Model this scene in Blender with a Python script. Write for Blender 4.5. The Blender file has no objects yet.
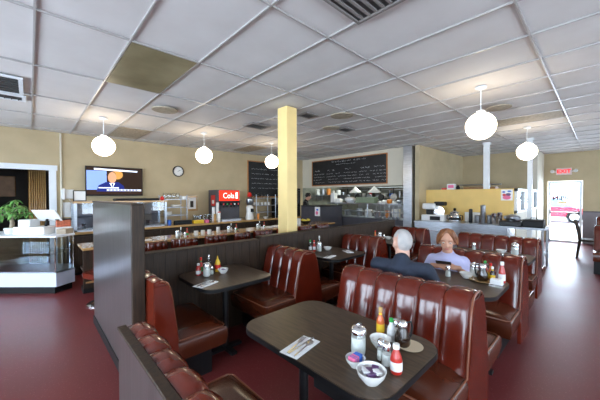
import bpy, bmesh, math, random
from math import sin, cos, pi, radians as R, sqrt, atan2
from mathutils import Vector, Matrix
random.seed(11)
D = bpy.data
C = bpy.context.scene.collection
SC = bpy.context.scene
ZC = 2.915          # ceiling height

# ---------------------------------------------------------------- camera
yaw, pitch, roll = .8138, -.0153, -.0033
Fv = Vector((cos(yaw)*cos(pitch), sin(yaw)*cos(pitch), sin(pitch)))
Rv = Vector((sin(yaw), -cos(yaw), 0)); Uv = Rv.cross(Fv)
R2 = Rv*cos(roll)+Uv*sin(roll); U2 = Uv*cos(roll)-Rv*sin(roll)
cam_d = D.cameras.new('camera'); cam_d.sensor_width = 36; cam_d.lens = 286.14*36/600; cam_d.clip_start = .05
cam = D.objects.new('camera', cam_d); C.objects.link(cam)
cam.matrix_world = Matrix(((R2.x, U2.x, -Fv.x, 0), (R2.y, U2.y, -Fv.y, 0), (R2.z, U2.z, -Fv.z, 1.55), (0, 0, 0, 1)))
SC.camera = cam

# ---------------------------------------------------------------- world, sun, window light, exposure
SC.view_settings.view_transform = 'Standard'; SC.view_settings.look = 'None'
SC.view_settings.exposure = 0.42; SC.view_settings.gamma = 1; SC.view_settings.use_curve_mapping = False
w = D.worlds.new('sky'); SC.world = w; w.use_nodes = True
w.node_tree.nodes['Background'].inputs[0].default_value = (.72, .86, 1, 1)
w.node_tree.nodes['Background'].inputs[1].default_value = 5.0
sun_d = D.lights.new('sun', 'SUN'); sun_d.energy = 9; sun_d.angle = R(.6); sun_d.color = (1, .95, .88)
sun = D.objects.new('sun', sun_d); C.objects.link(sun)
sun.rotation_euler = Vector((-.62, -.12, -.78)).to_track_quat('-Z', 'Y').to_euler()
def area(name, loc, direction, sx, sy, power, col):
    l = D.lights.new(name, 'AREA'); l.shape = 'RECTANGLE'; l.size = sx; l.size_y = sy; l.energy = power; l.color = col
    o = D.objects.new(name, l); C.objects.link(o); o.location = loc
    o.rotation_euler = Vector(direction).to_track_quat('-Z', 'Y').to_euler(); return o
DAY = (.82, .90, 1)
# daylight just outside each window of the two window walls
for k, yy in enumerate((-1.7, .3, 2.3, 4.3, 6.3)):
    area('window_daylight', (-3.35, yy, 1.58), (1, 0, .06), 1.7, 1.95, 100, DAY)
for k, xx in enumerate((-1.6, .6, 2.8, 5.0, 7.2, 9.4, 11.3)):
    area('window_daylight', (xx, -3.55, 1.58), (0, 1, .12), 1.9, 1.95, 14, (1, .97, .93))
area('door_daylight', (13.0, .9, 1.15), (-1, 0, -.15), .8, 1.8, 70, (.8, .88, 1))

# ---------------------------------------------------------------- materials
def mat(name, col, rough=.6, metal=0, coat=0, emit=0, trans=0, noise=0, nscale=8, col2=None, stretch=None, bump=0, spec=.5, bscale=None, alpha=1, detail=4):
    m = D.materials.new(name); m.use_nodes = True
    nt = m.node_tree; b = nt.nodes['Principled BSDF']
    b.inputs['Base Color'].default_value = (*col, 1)
    b.inputs['Roughness'].default_value = rough; b.inputs['Metallic'].default_value = metal
    b.inputs['Coat Weight'].default_value = coat; b.inputs['Coat Roughness'].default_value = .12
    b.inputs['Specular IOR Level'].default_value = spec
    b.inputs['Transmission Weight'].default_value = trans
    if alpha < 1: b.inputs['Alpha'].default_value = alpha
    if emit:
        b.inputs['Emission Color'].default_value = (*col, 1); b.inputs['Emission Strength'].default_value = emit
    if noise or bump or col2:
        tc = nt.nodes.new('ShaderNodeTexCoord'); mp = nt.nodes.new('ShaderNodeMapping')
        nt.links.new(tc.outputs['Object'], mp.inputs[0])
        if stretch: mp.inputs['Scale'].default_value = stretch
        n = nt.nodes.new('ShaderNodeTexNoise'); n.inputs['Scale'].default_value = nscale; n.inputs['Detail'].default_value = detail
        nt.links.new(mp.outputs[0], n.inputs['Vector'])
        if noise or col2:
            r = nt.nodes.new('ShaderNodeValToRGB')
            c2 = col2 or tuple(min(1, c*(1+noise)) for c in col)
            c1 = col if col2 else tuple(c*(1-noise) for c in col)
            r.color_ramp.elements[0].color = (*c1, 1); r.color_ramp.elements[1].color = (*c2, 1)
            r.color_ramp.elements[0].position = .32; r.color_ramp.elements[1].position = .68
            nt.links.new(n.outputs[0], r.inputs[0]); nt.links.new(r.outputs[0], b.inputs['Base Color'])
        if bump:
            bp = nt.nodes.new('ShaderNodeBump'); bp.inputs['Strength'].default_value = bump; bp.inputs['Distance'].default_value = .01
            src = n
            if bscale:
                src = nt.nodes.new('ShaderNodeTexNoise'); src.inputs['Scale'].default_value = bscale; nt.links.new(mp.outputs[0], src.inputs['Vector'])
            nt.links.new(src.outputs[0], bp.inputs['Height']); nt.links.new(bp.outputs[0], b.inputs['Normal'])
    return m
def glassmat(name, col=(1, 1, 1), refl=.12, rough=.03):
    m = D.materials.new(name); m.use_nodes = True; nt = m.node_tree; nt.nodes.clear()
    o = nt.nodes.new('ShaderNodeOutputMaterial'); mx = nt.nodes.new('ShaderNodeMixShader')
    t = nt.nodes.new('ShaderNodeBsdfTransparent'); g = nt.nodes.new('ShaderNodeBsdfGlossy'); lw = nt.nodes.new('ShaderNodeLayerWeight')
    lw.inputs[0].default_value = .25; t.inputs[0].default_value = (*col, 1); g.inputs['Roughness'].default_value = rough
    ma = nt.nodes.new('ShaderNodeMath'); ma.operation = 'MULTIPLY_ADD'; ma.inputs[1].default_value = .7; ma.inputs[2].default_value = refl
    nt.links.new(lw.outputs['Fresnel'], ma.inputs[0]); nt.links.new(ma.outputs[0], mx.inputs[0])
    nt.links.new(t.outputs[0], mx.inputs[1]); nt.links.new(g.outputs[0], mx.inputs[2]); nt.links.new(mx.outputs[0], o.inputs[0])
    return m
M = {}
M['vinyl'] = mat('oxblood vinyl', (.130, .015, .006), .16, coat=.22, col2=(.082, .009, .004), nscale=3, bump=.10, bscale=9)
M['vinyl_seat'] = mat('worn brown vinyl seat', (.085, .017, .006), .27, coat=.12, col2=(.055, .011, .004), nscale=4, bump=.15, bscale=7)
M['welt'] = mat('welt in highlight tone', (.20, .06, .025), .35, coat=.3)  # paler tone stands in for gold highlights along the seat edges
M['wood_dark'] = mat('dark brown grained laminate', (.050, .028, .016), .5, col2=(.020, .012, .008), nscale=10, stretch=(6, 6, .5), bump=.08, spec=.3)
M['wood_slate'] = mat('grey brown panel laminate', (.080, .070, .068), .30, col2=(.040, .034, .033), nscale=8, stretch=(7, 7, .35), coat=.2)
M['tabletop'] = mat('dark walnut laminate', (.095, .060, .036), .36, col2=(.042, .026, .016), nscale=9, stretch=(8, .8, 1), coat=.0, spec=.4, bump=.02)
M['black'] = mat('black plastic', (.010, .010, .011), .45, spec=.25)
M['blackmetal'] = mat('black painted metal', (.02, .02, .022), .4, .3)
M['steel'] = mat('brushed stainless steel', (.42, .44, .48), .30, 1, noise=.15, nscale=6, stretch=(1, 1, 12))
M['chrome'] = mat('chrome', (.8, .8, .82), .12, 1)
M['white'] = mat('white ceramic', (.78, .77, .74), .25, coat=.3)
M['paper'] = mat('white paper', (.8, .8, .8), .8, noise=.04)
M['whitepaint'] = mat('white painted trim', (.74, .78, .82), .4, noise=.03)
M['whiteplastic'] = mat('white plastic', (.75, .75, .74), .35)
M['tan'] = mat('tan wall paint', (.49, .395, .245), .75, noise=.06, nscale=2.5, bump=.05, bscale=60)
M['cream'] = mat('cream painted wall', (.66, .61, .50), .7, noise=.04, nscale=2)
M['yellow'] = mat('yellow painted wall', (.76, .52, .17), .6, noise=.05, nscale=3)
M['pillar'] = mat('pale yellow pillar paint', (.90, .665, .28), .5, noise=.04, nscale=3)
M['greywall'] = mat('grey painted wainscot', (.22, .20, .22), .6, noise=.05)
M['charcoal'] = mat('charcoal laminate', (.065, .062, .075), .5, noise=.08)
M['dark'] = mat('unlit hallway dark', (.035, .026, .02), .7, noise=.1)  # near-black colour carries the darkness of the unlit hall
M['counterwood'] = mat('honey wood edge', (.55, .34, .14), .16, col2=(.42, .24, .09), nscale=7, stretch=(.6, 8, 8), coat=.4)
M['oak'] = mat('oak frame', (.36, .17, .06), .45, noise=.15)
M['frame_orange'] = mat('orange wood frame', (.42, .16, .04), .45, noise=.1)
M['chalk'] = mat('chalkboard slate', (.014, .014, .015), .55, noise=.35, nscale=4)
M['chalkline'] = mat('chalk', (.62, .62, .64), .9, noise=.1)
M['glass'] = glassmat('clear glass', (.93, .97, 1), .06)
M['bottleglass'] = glassmat('clear bottle glass', (.93, .95, .95), .10)
M['sugar'] = mat('white sugar', (.85, .84, .80), .8, noise=.03)
M['red'] = mat('red plastic', (.60, .02, .015), .35)
M['ketchup'] = mat('ketchup', (.45, .02, .012), .3, coat=.4)
M['hotsauce'] = mat('orange hot sauce', (.62, .12, .02), .3, coat=.5)
M['greencap'] = mat('green plastic', (.03, .32, .06), .4)
M['yellowpl'] = mat('yellow plastic', (.80, .52, .03), .4)
M['orangepl'] = mat('orange plastic', (.75, .25, .04), .4)
M['bluepl'] = mat('blue plastic', (.05, .15, .55), .4)
M['pink'] = mat('pink paper', (.75, .16, .30), .6)
M['purple'] = mat('purple jelly packet', (.12, .05, .16), .35)
M['beige'] = mat('cream china', (.62, .50, .34), .3, coat=.3)
M['syrup'] = mat('dark syrup', (.02, .008, .004), .15, coat=.6)
M['leaf'] = mat('green leaves', (.07, .22, .05), .45, col2=(.16, .35, .07), nscale=14)
M['trunk'] = mat('plaited trunk', (.35, .28, .20), .8, noise=.2)
M['skin'] = mat('skin', (.56, .29, .19), .5, noise=.05)
M['skin2'] = mat('light skin', (.62, .36, .27), .5, noise=.05)
M['navy'] = mat('dark navy cloth', (.018, .024, .042), .85, noise=.15, bump=.2, bscale=12)
M['lavender'] = mat('lavender cloth', (.50, .50, .74), .85, noise=.05, bump=.2, bscale=10)
M['greyhair'] = mat('short grey hair', (.52, .46, .43), .7, col2=(.36, .34, .33), nscale=14, bump=.4)
M['auburn'] = mat('auburn hair', (.30, .115, .035), .5, col2=(.12, .035, .015), nscale=18, stretch=(1, 1, .3), bump=.5)
M['blackhair'] = mat('black hair', (.012, .010, .010), .5)
M['jeans'] = mat('dark jeans', (.03, .04, .08), .9, noise=.1)
M['banana'] = mat('yellow fruit skin', (.75, .60, .08), .45, noise=.1)
M['greentray'] = mat('olive green plastic', (.20, .25, .16), .5)
M['brownpanel'] = mat('stained brown lens', (.30, .26, .15), .5, col2=(.17, .14, .07), nscale=2.2)
M['vent'] = mat('dark vent', (.05, .05, .05), .6)
M['ventgrey'] = mat('grey grille', (.22, .20, .19), .6)
M['kitchendim'] = mat('dim greenish kitchen wall', (.20, .20, .16), .35, noise=.25, nscale=5)  # kitchen's dim greenish light is put into the wall colour
M['stain'] = mat('beige speaker grille', (.42, .36, .27), .7, noise=.2, nscale=20)
M['casewhite'] = mat('white enamel panel', (.66, .72, .86), .35)
M['candy'] = mat('orange candy boxes', (.45, .10, .04), .5, noise=.4, nscale=30)
M['carred'] = mat('red car paint', (.75, .03, .08), .25, coat=.6)
M['asphalt'] = mat('pale pavement', (.55, .55, .56), .9, noise=.06)
M['carglass'] = mat('car window glass', (.25, .4, .6), .08, coat=.5)
M['hull'] = mat('outside stucco', (.6, .55, .45), .9, noise=.05)
M['screen_glass'] = mat('dark glass screen', (.01, .01, .012), .15)

def emis(name, col, s):
    m = D.materials.new(name); m.use_nodes = True; b = m.node_tree.nodes['Principled BSDF']
    b.inputs['Base Color'].default_value = (*col, 1); b.inputs['Emission Color'].default_value = (*col, 1); b.inputs['Emission Strength'].default_value = s
    b.inputs['Roughness'].default_value = .5; b.inputs['Specular IOR Level'].default_value = .1; return m
M['globe'] = emis('white opal glass globe', (1, .84, .62), 9.5)
M['heat'] = emis('warm bulb', (1, .55, .2), 9)
M['tv_brown'] = emis('screen dark brown', (.022, .012, .008), .8)
M['tv_blue'] = emis('screen pale blue', (.22, .33, .70), .7)
M['tv_navy'] = emis('screen navy suit', (.012, .02, .14), .8)
M['tv_face'] = emis('screen face tone', (.62, .30, .17), .7)
M['tv_white'] = emis('screen white band', (.8, .85, 1), .75)
M['tv_gold'] = emis('screen gold', (.55, .27, .07), .7)
M['tv_hair'] = emis('screen hair', (.03, .015, .01), .9)
M['exit'] = emis('red lit exit letters', (.9, .015, .02), .9)
M['exitcase'] = mat('white exit sign face', (.75, .62, .60), .5)
M['sodared'] = emis('backlit red panel', (.85, .035, .015), .8)
M['sodawhite'] = emis('backlit white lettering', (1, .95, .9), .9)
M['led'] = emis('small green light', (.1, .9, .3), 1)

# floor: dark red vinyl with fine speckle
def floor_mat():
    m = D.materials.new('dark red speckled floor'); m.use_nodes = True; nt = m.node_tree; b = nt.nodes['Principled BSDF']
    tc = nt.nodes.new('ShaderNodeTexCoord')
    v = nt.nodes.new('ShaderNodeTexVoronoi'); v.inputs['Scale'].default_value = 55; nt.links.new(tc.outputs['Object'], v.inputs['Vector'])
    r = nt.nodes.new('ShaderNodeValToRGB'); r.color_ramp.elements[0].color = (.34, .12, .12, 1); r.color_ramp.elements[1].color = (.175, .028, .028, 1)
    r.color_ramp.elements[0].position = .05; r.color_ramp.elements[1].position = .22
    nt.links.new(v.outputs['Distance'], r.inputs[0])
    n = nt.nodes.new('ShaderNodeTexNoise'); n.inputs['Scale'].default_value = 1.3; n.inputs['Detail'].default_value = 5; nt.links.new(tc.outputs['Object'], n.inputs['Vector'])
    mx = nt.nodes.new('ShaderNodeMix'); mx.data_type = 'RGBA'; mx.blend_type = 'MULTIPLY'; mx.inputs[0].default_value = .5
    nt.links.new(r.outputs[0], mx.inputs[6]); nt.links.new(n.outputs[0], mx.inputs[7]); nt.links.new(mx.outputs[2], b.inputs['Base Color'])
    mr = nt.nodes.new('ShaderNodeMapRange'); mr.inputs[3].default_value = .33; mr.inputs[4].default_value = .48; b.inputs['Specular IOR Level'].default_value = .32
    nt.links.new(n.outputs[0], mr.inputs[0]); nt.links.new(mr.outputs[0], b.inputs['Roughness'])
    bp = nt.nodes.new('ShaderNodeBump'); bp.inputs['Strength'].default_value = .12; bp.inputs['Distance'].default_value = .02
    nt.links.new(n.outputs[0], bp.inputs['Height']); nt.links.new(bp.outputs[0], b.inputs['Normal'])
    return m
M['floor'] = floor_mat()
M['ceiling'] = mat('white mineral ceiling tile', (.70, .68, .67), .85, col2=(.63, .605, .59), nscale=2.0, bump=.15, bscale=150)
M['tbar'] = mat('ceiling grid bar', (.42, .40, .39), .35, .1)

# ---------------------------------------------------------------- mesh helpers
def nb(): return bmesh.new()
def box(bm, x0, x1, y0, y1, z0, z1, bev=0, seg=2):
    v = [bm.verts.new(p) for p in ((x0,y0,z0),(x1,y0,z0),(x1,y1,z0),(x0,y1,z0),(x0,y0,z1),(x1,y0,z1),(x1,y1,z1),(x0,y1,z1))]
    fs = [bm.faces.new([v[i] for i in q]) for q in ((3,2,1,0),(4,5,6,7),(0,1,5,4),(1,2,6,5),(2,3,7,6),(3,0,4,7))]
    if bev:
        es = list({e for f in fs for e in f.edges})
        bmesh.ops.bevel(bm, geom=es, offset=bev, segments=seg, affect='EDGES', profile=.6)
    return bm
def frame(p, q):
    d = (Vector(q)-Vector(p)); L = d.length; d.normalize()
    a = Vector((0,0,1)) if abs(d.z) < .9 else Vector((1,0,0))
    u = d.cross(a).normalized(); return d, u, d.cross(u).normalized(), L
def tube(bm, pts, r, seg=10, cap=True):
    pts = [Vector(p) for p in pts]; rings = []
    rs = r if isinstance(r, (list, tuple)) else [r]*len(pts)
    u = None
    for i, p in enumerate(pts):
        a = pts[max(0, i-1)]; b = pts[min(len(pts)-1, i+1)]
        d = (b-a).normalized()
        if u is None: _, u, _, _ = frame(a, b)
        u = (u-d*u.dot(d)).normalized(); v = d.cross(u)
        rings.append([bm.verts.new(p+(u*cos(t)+v*sin(t))*rs[i]) for t in (2*pi*k/seg for k in range(seg))])
    for i in range(len(rings)-1):
        for k in range(seg):
            bm.faces.new((rings[i][k], rings[i][(k+1)%seg], rings[i+1][(k+1)%seg], rings[i+1][k]))
    if cap: bm.faces.new(rings[0][::-1]); bm.faces.new(rings[-1])
    return bm
def lathe(bm, prof, seg=20, c=(0,0,0), cap=True):
    rings = []
    for r, z in prof:
        rings.append([bm.verts.new((c[0]+r*cos(2*pi*k/seg), c[1]+r*sin(2*pi*k/seg), c[2]+z)) for k in range(seg)])
    for i in range(len(rings)-1):
        for k in range(seg):
            bm.faces.new((rings[i][k], rings[i][(k+1)%seg], rings[i+1][(k+1)%seg], rings[i+1][k]))
    if cap: bm.faces.new(rings[0][::-1]); bm.faces.new(rings[-1])
    return bm
def prism(bm, pts, z0, z1, ax='z'):
    def P(a, b, c): return (a, b, c) if ax == 'z' else ((a, c, b) if ax == 'y' else (c, a, b))
    lo = [bm.verts.new(P(a, b, z0)) for a, b in pts]; hi = [bm.verts.new(P(a, b, z1)) for a, b in pts]
    n = len(pts); bm.faces.new(lo[::-1]); bm.faces.new(hi)
    for i in range(n): bm.faces.new((lo[i], lo[(i+1)%n], hi[(i+1)%n], hi[i]))
    return bm
def ball(bm, c, r, rz=None, seg=16, rings=10, rot=None):
    rx, ry, rz_ = (r, r, r if rz is None else rz) if not isinstance(r, (tuple, list)) else r
    m = Matrix.Translation(c) @ (rot.to_4x4() if rot else Matrix()) @ Matrix.Diagonal((rx, ry, rz_, 1))
    bmesh.ops.create_uvsphere(bm, u_segments=seg, v_segments=rings, radius=1, matrix=m); return bm
def cap(bm, p, q, r0, r1):
    p = Vector(p); q = Vector(q); n = 8; pts = []; rs = []
    d = (q-p).normalized()
    for i in range(4):
        t = pi/2*(i+.35)/4; pts.append(p-d*r0*cos(t)); rs.append(r0*sin(t))
    pts += [p, q]; rs += [r0, r1]
    for i in range(3, -1, -1):
        t = pi/2*(i+.35)/4; pts.append(q+d*r1*cos(t)); rs.append(r1*sin(t))
    tube(bm, pts, rs, 14)
def obj(name, bm, m, parent=None, smooth=False, angle=40):
    bmesh.ops.recalc_face_normals(bm, faces=bm.faces[:])
    me = D.meshes.new(name); bm.to_mesh(me); bm.free()
    if smooth:
        for p in me.polygons: p.use_smooth = True
        if angle: me.set_sharp_from_angle(angle=R(angle))
    o = D.objects.new(name, me); C.objects.link(o); me.materials.append(M[m] if isinstance(m, str) else m)
    if parent: o.parent = parent
    return o
def tag(o, label, cat, group=None):
    o['label'] = label; o['category'] = cat
    if group: o['group'] = group
    return o
def thing(name, label, cat, loc=(0,0,0), rz=0, group=None):
    o = D.objects.new(name, None); C.objects.link(o); o.empty_display_size = .1
    o.location = loc; o.rotation_euler = (0, 0, rz); return tag(o, label, cat, group)
def struct(name, bm, m, parent=None):
    o = obj(name, bm, m, parent)
    if not parent: o['kind'] = 'structure'
    return o
def dup(root, loc, rz=None, label=None, group=None):
    r = root.copy(); C.objects.link(r); r.location = loc
    if rz is not None: r.rotation_euler = (0, 0, rz)
    if label: r['label'] = label
    if group: r['group'] = group
    for ch in list(root.children):
        c = ch.copy(); C.objects.link(c); c.parent = r
        for g in list(ch.children):
            d = g.copy(); C.objects.link(d); d.parent = c
    return r
def place(bm, loc, rz=0):
    bmesh.ops.transform(bm, matrix=Matrix.Translation(loc) @ Matrix.Rotation(rz, 4, 'Z'), verts=bm.verts[:]); return bm
def text_bm(s, size, ext=.002, mirror=False, off=0):
    cu = D.curves.new('t', 'FONT'); cu.body = s; cu.size = size; cu.extrude = ext; cu.offset = off; cu.align_x = 'CENTER'; cu.align_y = 'CENTER'
    o = D.objects.new('t', cu); C.objects.link(o); dg = bpy.context.evaluated_depsgraph_get()
    me = D.meshes.new_from_object(o.evaluated_get(dg)); bm = nb(); bm.from_mesh(me)
    D.objects.remove(o); D.curves.remove(cu); D.meshes.remove(me)
    if mirror: bmesh.ops.scale(bm, vec=(-1, 1, 1), verts=bm.verts[:])
    return bm
def rrect(x0, x1, y0, y1, r, n=6):
    pts = []
    for cx, cy, a in ((x1-r, y1-r, 0), (x0+r, y1-r, 90), (x0+r, y0+r, 180), (x1-r, y0+r, 270)):
        for k in range(n+1):
            t = R(a+90*k/n); pts.append((cx+r*cos(t), cy+r*sin(t)))
    return pts

# ================================================================ THE ROOM
XB, YT = 12.7, 8.05
X0, Y0 = -3.0, -3.2
struct('floor', box(nb(), X0-.2, XB+.1, Y0-.2, 10.2, -.12, 0), 'floor')
struct('ceiling', box(nb(), X0-.2, XB+.12, Y0-.2, 10.2, ZC+.012, ZC+.15), 'ceiling')
# exposed ceiling grid: bars at the 0.617 x 1.21 m spacing of the tiles
bm = nb()
gx = [.0446+.6171*i for i in range(-5, 21)]; gy = [1.649+1.2094*j for j in range(-4, 6)]
for x in gx:
    if X0 < x < XB: box(bm, x-.0075, x+.0075, Y0, YT, ZC-.004, ZC+.011)
for y in gy:
    if Y0 < y < YT: box(bm, X0, XB, y-.0075, y+.0075, ZC-.0045, ZC+.0105)
struct('trim_1', bm, 'tbar')
# back-left wall (television wall) with the doorway at the left
bm = nb(); box(bm, .36, 7.75, YT, YT+.12, 0, ZC+.01); box(bm, -1.2, .36, YT, YT+.12, 2.14, ZC+.01); box(bm, X0, -1.2, YT, YT+.12, 0, ZC+.01)
struct('wall_back_left', bm, 'tan')
struct('wall_kitchen_left', box(nb(), 7.80, 10.7, YT-.01, YT+.12, 0, ZC+.01), 'kitchendim')  # continues the tan wall, darkened by colour for the dim kitchen
bm = nb(); box(bm, .30, .42, YT-.03, YT, 0, 2.14); box(bm, -1.30, -1.18, YT-.03, YT, 0, 2.14); box(bm, -1.32, .44, YT-.035, YT, 2.1, 2.21)
box(bm, .32, .36, YT, YT+.14, 0, 2.14)
struct('door_1', bm, 'whitepaint')
bm = nb(); box(bm, -1.5, 1.4, 10.0, 10.1, 0, ZC); box(bm, -1.6, -1.5, YT+.12, 10.1, 0, ZC); box(bm, 1.4, 1.5, YT+.12, 10.1, 0, ZC)
struct('wall_hallway', bm, 'dark')
# header wall over the kitchen pass and the low wall beneath it
XH = 7.75
bm = nb(); box(bm, XH, XH+.14, 3.86, YT, 1.84, ZC+.01); struct('wall_kitchen_header', bm, 'cream')
bm = nb(); box(bm, XH, XH+.14, 3.86, YT, 0, .82); struct('wall_kitchen_low', bm, 'charcoal')
struct('wall_kitchen_back', box(nb(), 10.6, 10.7, 3.57, YT, 0, ZC+.01), 'kitchendim')
# tan side wall right of the steel post
struct('wall_side', box(nb(), XH, 11.4, 3.45, 3.57, 0, ZC+.01), 'tan')
struct('wall_back', box(nb(), 11.3, 11.42, 1.50, 3.45, 0, ZC+.01), 'tan')
struct('wall_return', box(nb(), 11.3, XB+.1, 1.38, 1.50, 0, ZC+.01), 'cream')
# far wall with the glass exit door
bm = nb(); box(bm, XB, XB+.12, 1.28, 1.5, 0, ZC+.01); box(bm, XB, XB+.12, .44, 1.28, 2.0, ZC+.01); box(bm, XB, XB+.12, Y0-.12, .44, 1.02, ZC+.01)
struct('wall_exit', bm, 'tan')
bm = nb(); box(bm, XB-.004, XB+.12, Y0-.12, .44, 0, 1.02); struct('wall_exit_wainscot', bm, 'greywall')
struct('trim_2', box(nb(), XB-.02, XB-.004, Y0, .43, 1.0, 1.035), 'wood_slate')
# yellow half wall, glazed low partition behind it
struct('wall_yellow_half', box(nb(), 8.2, 8.32, 1.44, 3.45, 0, 1.70), 'yellow')
struct('wall_glazed_low', box(nb(), 8.36, 11.3, 1.40, 1.46, 0, 1.12), 'cream')
bm = nb()
for x in (8.36, 9.3, 10.3, 11.24): box(bm, x, x+.06, 1.385, 1.475, 1.12, 1.70)
box(bm, 8.36, 11.3, 1.385, 1.475, 1.64, 1.70); box(bm, 8.36, 11.3, 1.385, 1.475, 1.12, 1.17)
wf = struct('window_3', bm, 'whitepaint')
struct('pane', box(nb(), 8.4, 11.3, 1.425, 1.435, 1.17, 1.64), 'glass', wf)
# window walls: left (x = -3) and right (y = -3.2)
def window_wall(name, axis, pos, lo, hi, wins, m):
    bm = nb()
    def B(a0, a1, z0, z1, d0=-.12, d1=0):
        if axis == 'x': box(bm, pos+d0, pos+d1, a0, a1, z0, z1)
        else: box(bm, a0, a1, pos+d0, pos+d1, z0, z1)
    a = lo
    for w0, w1 in wins: B(a, w0, 0, ZC+.01); a = w1
    B(a, hi, 0, ZC+.01)
    for w0, w1 in wins: B(w0, w1, 0, .6); B(w0, w1, 2.55, ZC+.01)
    return struct(name, bm, m)
wl = [(y-.9, y+.9) for y in (-1.7, .3, 2.3, 4.3, 6.3)]
wr = [(x-1.0, x+1.0) for x in (-1.6, .6, 2.8, 5.0, 7.2, 9.4)]+[(10.5, 12.1)]
window_wall('wall_window_left', 'x', X0, Y0, 10.1, wl, 'tan')
window_wall('wall_window_right', 'y', Y0, X0-.12, XB+.12, wr, 'tan')
def framebars(bm, axis, pos, a0, a1, z0, z1, t=.05, d=.06, mid=True):
    def B(u0, u1, v0, v1):
        if axis == 'x': box(bm, pos-d, pos, u0, u1, v0, v1)
        else: box(bm, u0, u1, pos-d, pos, v0, v1)
    B(a0, a0+t, z0, z1); B(a1-t, a1, z0, z1); B(a0+t, a1-t, z0, z0+t); B(a0+t, a1-t, z1-t, z1)
    if mid: B((a0+a1)/2-t/2, (a0+a1)/2+t/2, z0+t, z1-t)
n = 4
for a0, a1 in wl:
    bm = nb(); framebars(bm, 'x', X0-.03, a0, a1, .6, 2.55); f = struct('window_%d' % n, bm, 'whitepaint')
    struct('pane', box(nb(), X0-.065, X0-.06, a0+.05, a1-.05, .65, 2.5), 'glass', f); n += 1
for a0, a1 in wr:
    bm = nb(); framebars(bm, 'y', Y0-.03, a0, a1, .6, 2.55); f = struct('window_%d' % n, bm, 'whitepaint')
    struct('pane', box(nb(), a0+.05, a1-.05, Y0-.065, Y0-.06, .95, 2.5), 'glass', f); n += 1
# exit door: aluminium frame, glass, push bar, lettering
bm = nb(); framebars(bm, 'x', XB+.05, .45, 1.27, .0, 1.99, .055, .05, mid=False)
dr = struct('door_2', bm, 'whitepaint')
struct('pane', box(nb(), XB+.02, XB+.026, .505, 1.215, .055, 1.935), 'glass', dr)
struct('door_handle', tube(nb(), [(XB-.05, .5, .98), (XB-.05, 1.22, .98)], .014), 'chrome', dr)
bm = nb(); box(bm, XB-.06, XB, .50, .53, .93, 1.03); box(bm, XB-.06, XB, 1.19, 1.22, .93, 1.03); struct('door_latch', bm, 'black', dr)
t = text_bm('OPEN', .20, .003, mirror=True, off=.007)
bmesh.ops.transform(t, matrix=Matrix.Translation((XB+.010, .90, 1.44)) @ Matrix.Rotation(-pi/2, 4, 'Z') @ Matrix.Rotation(pi/2, 4, 'X'), verts=t.verts[:])
struct('door_lettering', t, 'black', dr)
struct('door_sticker', box(nb(), XB+.012, XB+.016, .80, 1.04, 1.28, 1.33), 'yellowpl', dr)

# outside: pavement and red car seen through the exit door
struct('ground', box(nb(), XB+.12, 60, -30, 40, -.14, -.02), 'asphalt')
struct('ground_forecourt', box(nb(), -30, X0-.2, -30, 40, -.14, -.02), 'asphalt')
car = thing('car', 'red car parked outside beyond the glass exit door', 'car', (22.5, 2.36, -.02))
body = [(-2.1,.32),(-2.12,.62),(-1.95,.80),(-1.2,.86),(1.25,.88),(2.0,.76),(2.12,.55),(2.1,.32)]
bm = nb(); prism(bm, body, -.82, .82, 'x'); bmesh.ops.bevel(bm, geom=bm.edges[:], offset=.05, segments=2, affect='EDGES'); obj('body', bm, 'carred', car, True)
cab = [(-1.25,.87),(-.75,1.36),(.55,1.40),(1.25,.87)]
obj('cabin', prism(nb(), cab, -.68, .68, 'x'), 'carglass', car)
obj('roof', prism(nb(), [(-.72,1.365),(-.6,1.43),(.45,1.45),(.55,1.40)], -.64, .64, 'x'), 'carred', car)
for yy in (-1.3, 1.3):
    for s in (-1, 1):
        bm = nb(); tube(bm, [(s*.70, yy, .34), (s*.86, yy, .34)], .34, 20); wh = obj('wheel', bm, 'black', car, True)
        obj('hubcap', tube(nb(), [(s*.86, yy, .34), (s*.875, yy, .34)], .20, 16), 'chrome', wh)

# ================================================================ CEILING FITTINGS
o = obj('ceiling_light_panel', box(nb(), .675, 1.265, 2.875, 4.06, ZC-.004, ZC+.01), 'brownpanel')
tag(o, 'stained brown light panel filling one ceiling tile', 'ceiling light')
bm = nb(); box(bm, 1.30, 1.885, .45, 1.31, ZC-.012, ZC-.006)
t = thing('air_vent', 'large dark grey ceiling grille at the top edge above the foreground table', 'vent', (0,0,0))
obj('backing', bm, 'vent', t)
bm = nb()
for k in range(14): box(bm, 1.32, 1.86, .48+.06*k, .50+.06*k, ZC-.024, ZC-.012)
obj('slats', bm, 'ventgrey', t)
bm = nb(); box(bm, 1.285, 1.31, .44, 1.33, ZC-.026, ZC-.004); box(bm, 1.87, 1.895, .44, 1.33, ZC-.026, ZC-.004); box(bm, 1.31, 1.87, 1.31, 1.33, ZC-.026, ZC-.004); obj('frame', bm, 'ventgrey', t)
def ceil_vent(x0, x1, y0, y1, label, fr='whitepaint', n=5, along='x'):
    t = thing('air_vent', label, 'vent', ((x0+x1)/2, (y0+y1)/2, ZC-.005)); a = (x1-x0)/2; b = (y1-y0)/2
    bm = nb(); box(bm, -a-.04, a+.04, -b-.04, -b, -.02, 0); box(bm, -a-.04, a+.04, b, b+.04, -.02, 0); box(bm, -a-.04, -a, -b, b, -.02, 0); box(bm, a, a+.04, -b, b, -.02, 0)
    obj('frame', bm, fr, t); obj('backing', box(nb(), -a, a, -b, b, -.008, 0), 'vent', t)
    bm = nb()
    for k in range(n):
        if along == 'x': c = -b+2*b*(k+.5)/n; box(bm, -a, a, c-.006, c+.006, -.02, -.008)
        else: c = -a+2*a*(k+.5)/n; box(bm, c-.006, c+.006, -b, b, -.02, -.008)
    obj('slats', bm, 'vent', t); return t
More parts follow.
